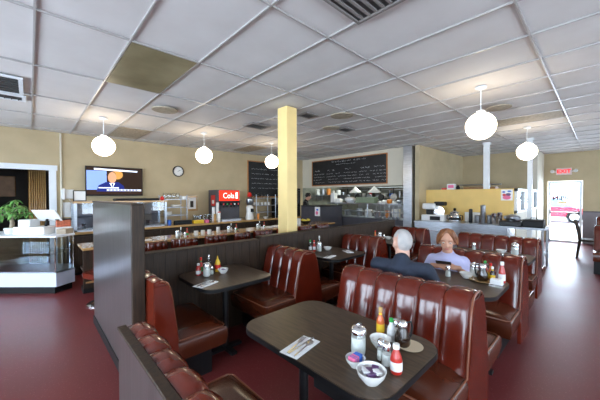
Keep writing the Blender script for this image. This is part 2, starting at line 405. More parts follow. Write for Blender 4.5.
ceil_vent(-.85, -.08, 4.62, 5.28, 'large dark air conditioning opening in a white frame, ceiling at left', n=6)
ceil_vent(-.75, -.06, 5.42, 5.62, 'narrow dark slotted strip vent beside the air conditioning opening', n=10, along='y')
ceil_vent(3.32, 3.52, 3.35, 3.5, 'small dark ceiling vent right beside the yellow pillar top', fr='ventgrey')
ceil_vent(4.6, 4.85, 3.55, 3.72, 'small dark ceiling vent above the chalkboard menu', fr='ventgrey')
ceil_vent(3.05, 3.4, 4.5, 4.75, 'small dark ceiling vent left of the yellow pillar', fr='ventgrey')
def speaker(x, y, label, r=.17):
    t = thing('ceiling_speaker', label, 'speaker', (x, y, ZC-.005), 0, 'round ceiling speakers')
    obj('ring', lathe(nb(), [(r, 0), (r+.02, -.005), (r+.015, -.018), (r, -.018)], 28, cap=False), 'stain', t, True)
    obj('grille', lathe(nb(), [(r, -.004), (r, -.014), (.02, -.02)], 28), 'stain', t, True)
speaker(1.56, 4.73, 'round beige ceiling speaker nearest the brown light panel')
speaker(3.86, 3.05, 'round beige ceiling speaker right of the yellow pillar')
speaker(4.4, 3.75, 'round beige ceiling speaker above the left end of the chalkboard menu', .15)
speaker(5.3, 1.12, 'round brown ceiling speaker beside the nearest globe lamp on the right', .15)
for (x0, x1, y0, y1, lb) in ((6.24, 6.80, .48, 1.6, 'stained beige ceiling panel between the two right globe lamps'), (1.3, 1.88, 6.52, 7.66, 'stained brown ceiling panel above the television and clock'), (4.4, 4.95, 6.55, 7.6, 'stained beige ceiling panel above the wall chalkboard')):
    tag(obj('ceiling_panel', box(nb(), x0, x1, y0, y1, ZC-.003, ZC+.008), 'stain'), lb, 'ceiling panel')
# pendant globes
def globe(x, y, label, first=None):
    if first: return dup(first, (x, y, ZC-.005), label=label)
    t = thing('pendant_lamp', label, 'lamp', (x, y, ZC-.005), 0, 'white globe pendant lamps')
    obj('ceiling_rose', lathe(nb(), [(.065, 0), (.06, -.02), (.02, -.035)], 20), 'whitepaint', t, True)
    obj('cord', tube(nb(), [(0,0,-.03), (0,0,-.30)], .006, 8), 'whitepaint', t)
    obj('globe', ball(nb(), (0,0,-.488), .170, seg=32, rings=20), 'globe', t, True, 0)
    obj('cap', lathe(nb(), [(.05, -.322), (.05, -.30), (.015, -.28)], 16), 'whitepaint', t, True)
    return t
g0 = globe(.95, 5.98, 'white globe lamp hanging before the television')
globe(2.75, 5.92, 'white globe lamp hanging left of the chalkboard wall, near the clock', g0)
globe(4.55, 5.87, 'white globe lamp hanging just left of the yellow pillar', g0)
globe(4.16, 1.07, 'largest white globe lamp hanging above the booths on the right', g0)
globe(7.3, 1.06, 'white globe lamp hanging before the exit door', g0)

# yellow pillar
o = obj('pillar', box(nb(), 2.83, 3.04, 3.28, 3.50, 0, ZC-.006, .006, 1), 'pillar'); tag(o, 'square pale yellow pillar standing behind the low wood partition', 'pillar')
# steel post at the end of the header
o = obj('steel_post', box(nb(), 7.62, 7.90, 3.60, 3.85, 0, ZC-.006), 'steel'); tag(o, 'square stainless steel clad post beside the chalkboard wall', 'post')
# ducts behind the yellow wall
def duct(x, y, s, z0, z1, label):
    t = thing('duct', label, 'duct', (x, y, z0)); obj('shaft', box(nb(), -s, s, -s, s, 0, z1-z0-.01), 'whitepaint', t)
    obj('collar', box(nb(), -s-.02, s+.02, -s-.02, s+.02, (z1-z0)-.06, (z1-z0)-.012), 'whitepaint', t)
duct(8.6, 2.07, .06, 0, ZC, 'square white duct rising behind the yellow half wall to the ceiling')
duct(8.7, 1.20, .045, 0, ZC, 'thin white post from floor to ceiling beside the glazed low partition')
o = obj('pipe', tube(nb(), [(.50, 8.03, .02), (.50, 8.03, ZC-.01)], .018, 8), 'cream'); tag(o, 'thin pale pipe running up the wall beside the doorway', 'pipe')

# ================================================================ PARTITIONS
t = thing('partition', 'tall grey-brown panelled partition at the left end of the booths', 'partition', (.60, 2.45, 0))
bm = nb(); box(bm, -.04, .035, 0, 1.83, .09, 1.48); obj('panel', bm, 'wood_slate', t)
bm = nb(); box(bm, -.05, .045, -.02, 0, .0, 1.485, .006, 1); box(bm, -.045, .04, 0, 1.84, 1.48, 1.495); obj('edge_trim', bm, 'wood_dark', t)
obj('kickboard', box(nb(), -.05, .045, 0, 1.83, 0, .09), 'black', t)
def planks(bm, x0, x1, y0, y1, z0, z1, w=.11):
    x = x0
    while x < x1-.01:
        e = min(x+w, x1); box(bm, x+.002, e-.002, y0, y1, z0, z1); x = e
    box(bm, x0, x1, y0+.006, y1-.006, z0, z1-.001)
for (x0, x1, y0, h, lb) in ((.65, 2.12, 3.0, 1.0, 'low dark plank partition between tall panel and first far booth'), (2.12, 5.55, 2.985, 1.03, 'long low dark plank partition running past the yellow pillar')):
    t = thing('partition', lb, 'partition', (x0, y0, 0))
    bm = nb(); planks(bm, 0, x1-x0, 0, .10, 0, h-.02); obj('planks', bm, 'wood_dark', t)
    obj('cap_rail', box(nb(), 0, x1-x0, -.012, .112, h-.02, h, .004, 1), 'wood_dark', t)

# ================================================================ BOOTHS
HP = [(.205, .43), (.182, .55), (.154, .68), (.130, .79), (.110, .855), (.083, .895), (.046, .913), (0, .917)]
def back_bm(W, n, sides):
    bm = nb(); S = n*10; prof = []
    for s in sides:
        pr = [(s*(x if len(sides) == 2 else x*.60), z) for x, z in HP]
        prof += pr if s == sides[0] else pr[::-1][1:]
    if len(sides) == 1: prof += [(-sides[0]*.04, .905), (-sides[0]*.045, .43)]
    m = len(prof); nrm = []
    for i, (x, z) in enumerate(prof):
        a = prof[max(0, i-1)]; b = prof[min(m-1, i+1)]; d = Vector((b[0]-a[0], b[1]-a[1])).normalized()
        q = Vector((-d.y, d.x))
        if q.dot(Vector((x, z-.6))) < 0: q = -q
        nrm.append(q)
    rows = []
    for k in range(S+1):
        y = W*k/S; fr = (k % 10)/10; f = sqrt(max(0, 1-(2*fr-1)**2))
        row = []; f = f**.7
        for i, (x, z) in enumerate(prof):
            bulge = .022*(f-.6)
            if k in (0, S): bulge = -.022
            if len(sides) == 1 and i >= m-2: bulge = 0
            row.append(bm.verts.new((x+nrm[i].x*bulge, y, z+nrm[i].y*bulge)))
        rows.append(row)
    for k in range(S):
        for i in range(m-1): bm.faces.new((rows[k][i], rows[k+1][i], rows[k+1][i+1], rows[k][i+1]))
        bm.faces.new((rows[k][m-1], rows[k+1][m-1], rows[k+1][0], rows[k][0]))
    bm.faces.new(rows[0]); bm.faces.new(rows[-1][::-1])
    return bm
def seat_bm(s, W, single=False):
    bm = nb(); x0, x1 = (.205 if not single else .12), (.60 if not single else .53); nx, ny = 8, 12; top = []
    g = [[None]*(ny+1) for _ in range(nx+1)]
    def dome(u): return max(0, 1-abs(2*u-1)**6)**.5
    for i in range(nx+1):
        for j in range(ny+1):
            u, v = i/nx, j/ny; z = .425+.045*dome(v)*(1-max(0, (u-.5)*2)**6*.9)+.006*sin(v*9)*sin(u*5)
            g[i][j] = bm.verts.new((s*(x0+(x1-x0)*u), W*v, z))
    for i in range(nx):
        for j in range(ny): bm.faces.new((g[i][j], g[i+1][j], g[i+1][j+1], g[i][j+1]))
    rim = [g[i][0] for i in range(nx+1)]+[g[nx][j] for j in range(1, ny+1)]+[g[i][ny] for i in range(nx-1, -1, -1)]+[g[0][j] for j in range(ny-1, 0, -1)]
    prev = rim
    for dz, dr in ((.40, .012), (.34, .014), (.27, .0)):
        ring = []
        for v in rim:
            cx, cy = s*(x0+x1)/2, W/2
            ox = 0 if abs(v.co.x-s*x0) < 1e-5 else (dr if v.co.x > cx else -dr)*(1 if abs(v.co.x-s*x1) < .002 else 0)
            oy = -dr if v.co.y < .001 else (0)
            ring.append(bm.verts.new((v.co.x+ox, v.co.y+oy, dz)))
        for k in range(len(rim)): bm.faces.new((prev[k], prev[(k+1)%len(rim)], ring[(k+1)%len(rim)], ring[k]))
        prev = ring
    bm.faces.new(prev); return bm
def booth(x, y, W, n, sides, label, group, panel=False):
    t = thing('booth_bench', label, 'booth', (x, y, 0), 0, group)
    obj('backrest', back_bm(W, n, sides), 'vinyl', t, True, 60)
    bm = nb()
    for s in sides: tube(bm, [(s*((a if len(sides) == 2 else a*.60)+.004), -.004, z) for a, z in HP], .007, 8)
    obj('piping', bm, 'welt', t, True)
    # upholstered end panel: wedge from the plinth to the top
    ex = [(s_*a, z) for s_ in (-1, 1) for a, z in ()]
    L = (-.215 if -1 in sides else -.045); Rr = (.215 if 1 in sides else .045)
    if len(sides) == 1: Rr = .13
    pts = [(L-.005, .10), (Rr+.005, .10), (Rr*.95, .45), (Rr*.62, .78), (Rr*.42 if Rr > .1 else Rr, .885), (L*.42 if L < -.1 else L, .885), (L*.62 if L < -.1 else L, .78), (L*.95, .45)]
    bm = nb(); prism(bm, pts, -.016, .012, 'y'); obj('end_panel', bm, 'vinyl', t)
    for s in sides:
        st = obj('seat', seat_bm(s, W, len(sides) == 1), 'vinyl_seat', t, True, 50)
        bm = nb(); o_ = .07 if len(sides) == 1 else 0; pts = [(s*(a_-o_), b_) for a_, b_ in ((.21, 0), (.575, 0), (.60, .03), (.60, W-.03), (.575, W), (.21, W))]
        tube(bm, [(a, b, .428) for a, b in pts], .006, 8); obj('seat_piping', bm, 'welt', st, True)
    bm = nb(); box(bm, (-.46 if -1 in sides else -.05), (.46 if 1 in sides else .05), .12, W-.01, 0, .268)
    obj('plinth', bm, 'black', t)
    if panel:
        s = -sides[0]
        bm = nb(); a, b = sorted((s*.048, s*.078)); box(bm, a, b, -.02, W+.012, 0, .90)
        pn = obj('wood_panel', bm, 'wood_slate', t)
        a, b = sorted((s*.044, s*.084)); bm = nb(); box(bm, a, b, -.024, W+.016, .90, .912, .003, 1); obj('edge_strip', bm, 'wood_dark', pn)
    return t
GA, GB = 'booth benches in the aisle row', 'booth benches in the partition row'
YN, WN = .56, 1.05
booth(.385, YN, WN, 6, [1], 'red vinyl booth with grey wood back at the bottom of the photo, nearest the camera', GA, True)
b1 = booth(2.12, YN, WN, 6, [-1, 1], 'double red vinyl booth directly behind the foreground table', GA)
b2 = dup(b1, (3.66, YN-.01, 0), 0, 'double red vinyl booth behind the woman in lavender')
b3 = dup(b1, (5.34, YN+.07, 0), 0, 'double red vinyl booth farthest down the aisle row, before the steel counter')
YF, WF = 2.30, .66
booth(.692, YF-.06, WF+.06, 4, [1], 'single red vinyl bench against the tall panelled partition', GB)
c1 = booth(2.30, YF, WF, 4, [-1, 1], 'narrow double red vinyl booth behind the left two-seat table', GB)
c2 = dup(c1, (3.86, YF, 0), 0, 'narrow double red vinyl booth behind the middle table by the partition')
c3 = dup(c1, (5.48, YF, 0), 0, 'narrow double red vinyl booth at the partition end, left of the seated man')
# right-hand row by the exit
d1 = dup(b1, (8.45, -.93, 0), 0, 'dark red double booth at the right edge of the photo', 'booth benches by the exit wall')
d2 = dup(b1, (11.8, -.93, 0), 0, 'dark red double booth by the grey wainscot near the exit', 'booth benches by the exit wall')

def table(x, y, LX, LY, label, r=.12, legs=None, group='dark laminate booth tables'):
    t = thing('dining_table', label, 'table', (x, y, 0), 0, group)
    bm = nb(); prism(bm, rrect(-LX/2, LX/2, -LY/2, LY/2, r), .715, .75); obj('tabletop', bm, 'tabletop', t, True, 30)
    bm = nb(); prism(bm, rrect(-LX/2-.004, LX/2+.004, -LY/2-.004, LY/2+.004, r+.004), .718, .746); obj('edge_band', bm, 'black', t, True, 30)
    for yy in (legs or [0]):
        l = obj('leg', tube(nb(), [(0, yy, .03), (0, yy, .70)], .03, 14), 'blackmetal', t, True)
        c1_, c2_ = .028, .17; bm = nb(); prism(bm, [(c1_,yy+c1_),(c1_,yy+c2_),(-c1_,yy+c2_),(-c1_,yy+c1_),(-c2_,yy+c1_),(-c2_,yy-c1_),(-c1_,yy-c1_),(-c1_,yy-c2_),(c1_,yy-c2_),(c1_,yy-c1_),(c2_,yy-c1_),(c2_,yy+c1_)], 0, .03); obj('foot', bm, 'blackmetal', l); obj('top_plate', box(nb(), -.14, .14, yy-.05, yy+.05, .695, .716), 'blackmetal', l)
    return t
t1 = table(1.265, 1.06, .66, .98, 'dark laminate table in the foreground set with condiments and rolled napkin', .13, [-.25, .25])
t2 = dup(t1, (2.89, 1.06, 0), 0, 'dark laminate table between the seated man and woman')
t3 = dup(t1, (4.50, 1.08, 0), 0, 'dark laminate table behind the woman, under the farthest aisle booth')
s1 = table(1.43, 2.62, .72, .72, 'small dark laminate table beside the tall partition with yellow mustard bottle', .12)
s2 = dup(s1, (3.08, 2.62, 0), 0, 'small dark laminate table, second along the low partition')
s3 = dup(s1, (4.67, 2.62, 0), 0, 'small dark laminate table, farthest along the low partition')
t5 = dup(s1, (9.75, -.35, 0), 0, 'dark table between the right edge booths and the chair near the exit')
# ================================================================ LUNCH COUNTER, STOOLS, BACK COUNTER
t = thing('lunch_counter', 'long low lunch counter with honey wood top behind the stools', 'counter', (.57, 5.4, 0))
obj('countertop', box(nb(), 0, 5.95, 0, .62, .72, .76, .006, 1), 'counterwood', t)
obj('front_panel', box(nb(), .03, 5.92, .22, .27, .08, .72), 'wood_dark', t)
obj('kickboard', box(nb(), .03, 5.92, .25, .5, 0, .08), 'black', t)
obj('inner_shelf', box(nb(), .03, 5.92, .27, .58, .36, .39), 'wood_dark', t)
obj('foot_rail', tube(nb(), [(.05, .12, .20), (5.85, .12, .20)], .016, 10), 'oak', t)
t = thing('back_counter', 'long dark back counter with wood edged top along the television wall', 'counter', (.55, 7.0, 0))
obj('countertop', box(nb(), 0, 6.42, 0, 1.0, .80, .85, .006, 1), 'counterwood', t)
obj('cabinet', box(nb(), .02, 6.40, .05, .98, .06, .80), 'wood_dark', t)
for k in range(8):
    d = obj('door', box(nb(), .06+.79*k, .80+.79*k, .03, .05, .12, .76), 'wood_dark', t)
    obj('handle', tube(nb(), [(.72+.79*k, .015, .5), (.72+.79*k, .015, .62)], .008, 6), 'steel', d)
obj('kickboard', box(nb(), .02, 6.40, .1, .9, 0, .06), 'black', t)

def stool(x, y, rz, label, first=None):
    if first: return dup(first, (x, y, 0), rz, label)
    t = thing('counter_stool', label, 'stool', (x, y, 0), rz, 'red stools along the lunch counter')
    obj('base', lathe(nb(), [(.20, 0), (.20, .015), (.06, .04), (.035, .08)], 22), 'chrome', t, True)
    obj('post', tube(nb(), [(0,0,.06), (0,0,.40)], .03, 14), 'chrome', t, True)
    bm = nb(); prism(bm, rrect(-.20, .20, -.20, .20, .08), .395, .47); bmesh.ops.bevel(bm, geom=[e for e in bm.edges if abs(e.verts[0].co.z-e.verts[1].co.z) < 1e-5], offset=.02, segments=3, affect='EDGES'); obj('seat', bm, 'vinyl', t, True)
    bm = nb(); n = 24; W = .42
    rows = []
    for k in range(n+1):
        u = k/n; fr = (u*4) % 1; f = sqrt(max(0, 1-(2*fr-1)**2)) if 0 < k < n else 0
        xx = -W/2+W*u; cv = -.17-.05*(1-(2*u-1)**2)
        rows.append([bm.verts.new((xx, cv-o_*1.0-(.022*f if o_ > 0 else 0), z)) for o_, z in ((.01, .50), (.045, .53), (.045, .78), (.03, .835), (.0, .845), (-.02, .83), (-.03, .78), (-.03, .50))])
    for k in range(n):
        for i in range(8): bm.faces.new((rows[k][i], rows[k+1][i], rows[k+1][(i+1) % 8], rows[k][(i+1) % 8]))
    bm.faces.new(rows[0]); bm.faces.new(rows[-1][::-1]); obj('backrest', bm, 'vinyl', t, True, 60)
    for s in (-1, 1):
        obj('bracket', tube(nb(), [(s*.13, -.10, .42), (s*.13, -.20, .44), (s*.13, -.215, .60)], .011, 8), 'chrome', t)
    return t
st = None
lb = ['leftmost red counter stool, seen left of the tall partition', 'red stool behind the left booth table, second from the left end', 'red stool with back tilted, above the mustard bottle table', 'red stool between the tilted stool and the turned stool', 'red stool turned to show its channelled back, left of the pillar', 'red stool just left of the yellow pillar', 'red stool hidden behind the yellow pillar', 'red stool just right of the yellow pillar', 'red counter stool farthest right, before the grey cabinet']
for k, (x, a) in enumerate(((.76, 22), (1.38, 2), (1.92, -14), (2.43, 5), (2.93, 22), (3.50, -5), (4.08, 0), (4.68, 6), (5.3, -3))):
    r = stool(x, 4.98, R(a), lb[k], st)
    if not st: st = r

# pastry case on the back counter
t = thing('pastry_case', 'glass pastry display case with wood top edge under the television', 'display case', (.62, 7.06, .85))
bm = nb()
for x in (0, .62, 1.68): box(bm, x, x+.05, 0, .04, 0, .56)
for x in (0, 1.68): box(bm, x, x+.05, .50, .54, 0, .56)
box(bm, 0, 1.73, 0, .54, 0, .035); obj('frame', bm, 'steel', t)
obj('top', box(nb(), -.01, 1.74, -.01, .55, .56, .60), 'counterwood', t)
bm = nb(); box(bm, .05, .62, .012, .018, .035, .56); obj('pane', bm, 'glass', t)
bm = nb(); box(bm, .67, 1.68, .012, .018, .035, .56); obj('pane', bm, 'glass', t)
obj('shelf', box(nb(), .05, 1.68, .03, .50, .28, .29), 'glass', t)
obj('back_panel', box(nb(), .05, 1.68, .51, .53, .035, .56), 'greywall', t)
random.seed(3)
bcount = 0
def glass_thing(name, lb, cat, x, y, z, prof, m, group, first=None):
    if first: return dup(first, (x, y, z), 0, lb, group)
    o = obj(name, lathe(nb(), prof, 14), m, None, True); o.location = (x, y, z); return tag(o, lb, cat, group)
gp = [(.030, 0), (.036, .11), (.034, .11), (.028, .006), (.001, .005)]
f = None
for k in range(7):
    o = glass_thing('drinking_glass', 'clear drinking glass inside the pastry case', 'glass', .80+.20*k, 7.30, .886, gp, 'bottleglass', 'glasses in the pastry case', f)
    f = f or o
tag(obj('binder', box(nb(), 1.35, 2.25, 7.25, 7.55, 1.452, 1.50, .01, 1), 'black'), 'flat black tray on top of the pastry case below the television', 'tray')
tag(obj('ornament', lathe(nb(), [(.03,0),(.05,.03),(.035,.07),(.01,.10)], 14, (2.29, 7.2, 1.452)), 'red', None, True), 'small red ornament on the right end of the pastry case', 'ornament')
t = thing('picture_frame', 'small black framed certificate leaning on the left end of the pastry case', 'picture', (.75, 7.4, 1.452), 0)
bm = nb(); framebars(bm, 'y', .0, -.11, .11, 0, .22, .015, .02, False); obj('frame', bm, 'black', t); obj('print', box(nb(), -.095, .095, -.008, -.002, .015, .205), 'paper', t)

# television
t = thing('television', 'flat television showing a suited news speaker, on the tan wall', 'television', (1.49, 7.99, 1.56))
W, Hh = 1.16, .68
obj('housing', box(nb(), -W/2, W/2, -.045, .0, 0, Hh, .006, 1), 'black', t)
bk = obj('bracket', box(nb(), -.2, .2, .0, .055, .2, .5), 'blackmetal', t)
sc = obj('screen', box(nb(), -W/2+.02, W/2-.02, -.048, -.045, .03, Hh-.02), 'tv_brown', t)
def scr(name, pts, m, d): obj(name, prism(nb(), pts, -.048-d, -.0481, 'y'), m, sc)
def ell(cx, cz, rx, rz, n=18): return [(cx+rx*cos(2*pi*k/n), cz+rz*sin(2*pi*k/n)) for k in range(n)]
scr('picture', [(-.56,.14),(-.18,.14),(-.18,.58),(-.56,.58)], 'tv_blue', .0006)
scr('picture', [(-.56,.04),(.56,.04),(.56,.11),(-.56,.11)], 'tv_hair', .0008)
scr('picture', ell(.03, .50, .12, .11), 'tv_gold', .0010)
scr('picture', [(-.38,.10),(-.34,.24),(-.20,.32),(.06,.32),(.16,.24),(.20,.10)], 'tv_navy', .0016)
scr('picture', ell(-.09, .49, .095, .085), 'tv_hair', .0018)
scr('picture', ell(-.07, .43, .085, .13), 'tv_face', .0022)
scr('picture', [(-.13,.30),(-.07,.18),(-.01,.30)], 'tv_white', .0024)
scr('picture', [(-.09,.29),(-.07,.18),(-.05,.29)], 'tv_navy', .0026)
scr('ticker_bar', [(-.42,.595),(.46,.575),(.46,.61),(-.42,.635)], 'tv_white', .0028)
scr('ticker_bar', [(-.18,.115),(.54,.115),(.54,.155),(-.18,.155)], 'tv_white', .0028)
scr('ticker_bar', [(-.34,.175),(.06,.175),(.06,.20),(-.34,.20)], 'tv_white', .0030)
for k in range(9): scr('ticker_text', [(-.15+.07*k,.125),(-.10+.07*k,.125),(-.10+.07*k,.145),(-.15+.07*k,.145)], 'tv_navy', .0034)

# wall clock
t = thing('wall_clock', 'round black rimmed wall clock with cream face', 'clock', (2.98, YT, 2.23))
bm = nb(); lathe(bm, [(.135, 0), (.150, .01), (.150, .035), (.125, .045), (.125, .02)], 32, cap=False)
bmesh.ops.rotate(bm, matrix=Matrix.Rotation(pi/2, 3, 'X'), verts=bm.verts[:]); obj('rim', bm, 'black', t, True)
bm = nb(); tube(bm, [(0, 0, 0), (0, -.022, 0)], .13, 32); obj('dial', bm, 'white', t)
bm = nb()
for k in range(12):
    a = 2*pi*k/12; tube(bm, [(.10*cos(a), -.0225, .10*sin(a)), (.115*cos(a), -.0225, .115*sin(a))], .003, 5)
obj('hour_marks', bm, 'black', t)
obj('hour_hand', tube(nb(), [(0,-.026,0), (.045,-.026,.028)], .005, 6), 'black', t)
obj('minute_hand', tube(nb(), [(0,-.028,0), (.085,-.028,.045)], .0035, 6), 'black', t)
obj('minute_hand_tail', tube(nb(), [(0,-.028,0), (-.025,-.028,-.013)], .0035, 6), 'black', t)

# chalkboards
def chalkboard(axis, pos, a0, a1, z0, z1, label, rows, seed, titles):
    random.seed(seed)
    def P(u, v, w): return (pos-w, u, v) if axis == 'x' else (u, pos-w, v)
    def B(bm, u0, u1, v0, v1, w0, w1):
        p, q = P(u0, v0, w0), P(u1, v1, w1)
        box(bm, min(p[0], q[0]), max(p[0], q[0]), min(p[1], q[1]), max(p[1], q[1]), v0, v1)
    t = thing('chalkboard', label, 'chalkboard', (0, 0, 0))
    bm = nb(); B(bm, a0, a1, z0, z0+.03, 0, .03); B(bm, a0, a1, z1-.03, z1, 0, .03); B(bm, a0, a0+.03, z0+.03, z1-.03, 0, .03); B(bm, a1-.03, a1, z0+.03, z1-.03, 0, .03)
    obj('frame', bm, 'frame_orange', t)
    bm = nb(); B(bm, a0+.03, a1-.03, z0+.03, z1-.03, 0, .015); obj('slate', bm, 'chalk', t)
    bm = nb(); sgn = -1 if axis == 'x' else 1; S = a1 if axis == 'x' else a0
    for (u0, u1, v, h) in rows:
        u = u0
        while u < u1:
            L = random.uniform(.05, .18)
            if random.random() < .10: u += .08
            pts = []; m = int(L/.011)+2
            for k in range(m+1):
                pts.append(P(S+sgn*(u+L*k/m), v+h*(.5*random.uniform(-1, 1)), .018))
            tube(bm, pts, .0030, 4, False); u += L+random.uniform(.02, .05)
    obj('chalk_writing', bm, 'chalkline', t); return t
zt = 2.74
rows = [(.95, 2.35, zt-.02, .05), (1.15, 1.9, zt-.12, .035)]
for c0, wd in ((.10, .50), (.72, .62), (1.42, .66), (2.12, .45), (2.62, .46)):
    rows.append((c0+.05, c0+wd*.6, zt-.30, .05))
    for k in range(4): rows.append((c0, c0+wd*random.uniform(.7, 1), zt-.42-.10*k, .032))
chalkboard('x', XH, 4.40, 7.52, 1.90, 2.82, 'long chalkboard menu with handwritten columns on the kitchen header', rows, 5, 0)
chalkboard('y', YT, 5.22, 6.62, 1.50, 2.72, 'tall chalkboard in an orange wood frame on the tan wall by the pillar', [(.15, 1.2, 2.45-.16*k, .03) for k in range(5)], 6, 0)

# soda fountain
t = thing('soda_fountain', 'red and black soda fountain machine with red lit panel on back counter', 'drinks machine', (3.80, 7.2, .85), 0)
t.scale = (.86, 1, 1)
obj('body', box(nb(), 0, .78, .12, .72, .0, .87, .015, 2), 'charcoal', t)
pn = obj('lit_panel', box(nb(), .03, .76, .10, .12, .56, .85), 'sodared', t)
tx = text_bm('Cola', .22, .002); bmesh.ops.transform(tx, matrix=Matrix.Translation((.36, .095, .70)) @ Matrix.Rotation(pi/2, 4, 'X'), verts=tx.verts[:]); obj('lettering', tx, 'sodawhite', pn)
obj('emblem', box(nb(), .62, .70, .094, .10, .62, .80), 'sodawhite', pn)
obj('valve_panel', box(nb(), .04, .75, .04, .12, .44, .56, .01, 1), 'black', t)
for k in range(5):
    v = obj('valve', box(nb(), .08+.135*k, .14+.135*k, .0, .04, .38, .50, .006, 1), 'black', t)
    obj('label_plate', box(nb(), .085+.135*k, .135+.135*k, -.006, .0, .45, .49), ('red', 'greencap', 'red', 'white', 'red')[k], v)
obj('splash_plate', box(nb(), .06, .72, .105, .12, .06, .38), 'charcoal', t)
obj('drip_tray', box(nb(), .03, .75, -.02, .12, 0, .05, .005, 1), 'steel', t)
obj('side_sticker', box(nb(), -.004, 0, .30, .55, .42, .72), 'red', t)
obj('side_sticker', box(nb(), -.006, -.004, .36, .49, .48, .58), 'white', t)

# wire shelf rack with dishes right of the pastry case
def rack(x, y, z, W, Dp, Hh, lv, label, m='steel'):
    t = thing('shelf_rack', label, 'rack', (x, y, z))
    for px, py in ((0, 0), (W, 0), (0, Dp), (W, Dp)): obj('post', tube(nb(), [(px, py, 0), (px, py, Hh)], .013, 8), m, t)
    for h in lv:
        bm = nb(); box(bm, 0, W, -.005, .01, h-.012, h); box(bm, 0, W, Dp-.005, Dp+.01, h-.012, h)
        for k in range(int(W/.05)): box(bm, .03+.05*k, .034+.05*k, .01, Dp-.005, h-.008, h)
        obj('shelf', bm, m, t)
    return t
rack(2.38, 7.3, .85, .54, .4, .72, (.22, .42, .62), 'chrome wire rack holding dishes between pastry case and small picture')
random.seed(8)
cupp = [(.028, 0), (.042, .10), (.039, .10), (.026, .006), (.001, .006)]
f = None
for k in range(4):
    o = glass_thing('glass_jug', ('leftmost', 'second from left', 'third from left', 'fourth from left', 'rightmost')[k]+' clear glass on the top shelf of the wire rack', 'glass', 2.45+.105*k, 7.5, .85+.621, [(.035,0),(.045,.06),(.045,.13),(.03,.16),(.001,.16)], 'bottleglass', 'glasses on the top of the wire rack', f); f = f or o
tag(obj('dish_tub', box(nb(), 2.83, 2.93, 7.35, 7.6, 1.475, 1.55, .01, 1), 'white'), 'white dish tub on the top right of the wire rack', 'tub')
tag(obj('dish_stack', lathe(nb(), [(.10,0),(.13,.02),(.13,.05),(.12,.06)], 20, (2.72, 7.5, 1.272)), 'white', None, True), 'white stacked plates on the middle shelf of the wire rack', 'plates')
tag(obj('dish_stack', lathe(nb(), [(.08,0),(.10,.02),(.10,.08),(.09,.09)], 20, (2.52, 7.5, 1.072)), 'white', None, True), 'white stacked bowls on the lower shelf of the wire rack', 'bowls')
tag(obj('caddy', box(nb(), 2.55, 2.95, 7.04, 7.20, .85, .95, .01, 1), 'black'), 'black box under the wire rack on the back counter', 'box')
tag(obj('fruit_tray', box(nb(), 2.99, 3.26, 7.04, 7.16, .85, .94, .02, 2), 'yellowpl'), 'yellow tub in front of the small picture on the back counter', 'tub')
tag(obj('pink_tub', box(nb(), 3.29, 3.40, 7.04, 7.16, .85, .93, .02, 2), 'pink'), 'small pink tub beside the yellow tub', 'tub')
tag(obj('pitcher', lathe(nb(), [(.04,0),(.05,.05),(.045,.12),(.05,.13)], 16, (2.42, 7.12, .85)), 'bluepl', None, True), 'blue and white pitcher at the foot of the wire rack', 'pitcher')
t = thing('picture_frame', 'small gilt framed picture on the tan wall above the cups', 'picture', (3.36, YT, 1.13))
bm = nb(); framebars(bm, 'y', 0, -.16, .16, 0, .42, .05, .03, False); obj('frame', bm, 'counterwood', t); obj('print', box(nb(), -.11, .11, -.015, -.002, .05, .37), 'paper', t)
obj('figure', box(nb(), -.05, .04, -.018, -.0152, .10, .28), 'dark', t)
# cups
f = None; k = 0
for cx in (3.17, 3.27, 3.37, 3.47, 3.57):
    for cy, hh in ((7.3, 2), (7.45, 1)):
        o = glass_thing('plastic_cup', 'clear plastic tumbler in the rows of tumblers left of the soda machine', 'cup', cx, cy, .851, [(.030,0),(.042,.19),(.040,.19),(.028,.006),(.001,.006)], 'bottleglass', 'tumblers on the back counter', f); f = f or o
def stack(x, y, z, r, h, m, label, cat='cup stack'):
    pr = [(r*.8, 0)]; n = int(h/.03)
    for k in range(n): pr += [(r, h*k/n+.006), (r*.88, h*k/n+.012)]
    pr += [(r, h)]; return tag(obj('cup_stack', lathe(nb(), pr, 16, (x, y, z)), m, None, True), label, cat)
stack(3.63, 7.27, .85, .042, .40, 'paper', 'tall stack of white paper cups left of the soda machine')
stack(3.73, 7.23, .85, .045, .52, 'white', 'tallest stack of white foam cups touching the soda machine')
stack(3.60, 7.12, .85, .040, .22, 'counterwood', 'short stack of tan paper cups on the back counter')
stack(3.71, 7.10, .85, .038, .25, 'paper', 'short stack of white cups with red lid before the soda machine')
lid_ = (obj('cup_lid', lathe(nb(), [(.04,0),(.04,.02),(.01,.03)], 14, (3.71, 7.10, 1.10)), 'red', D.objects['cup_stack.003'], True))
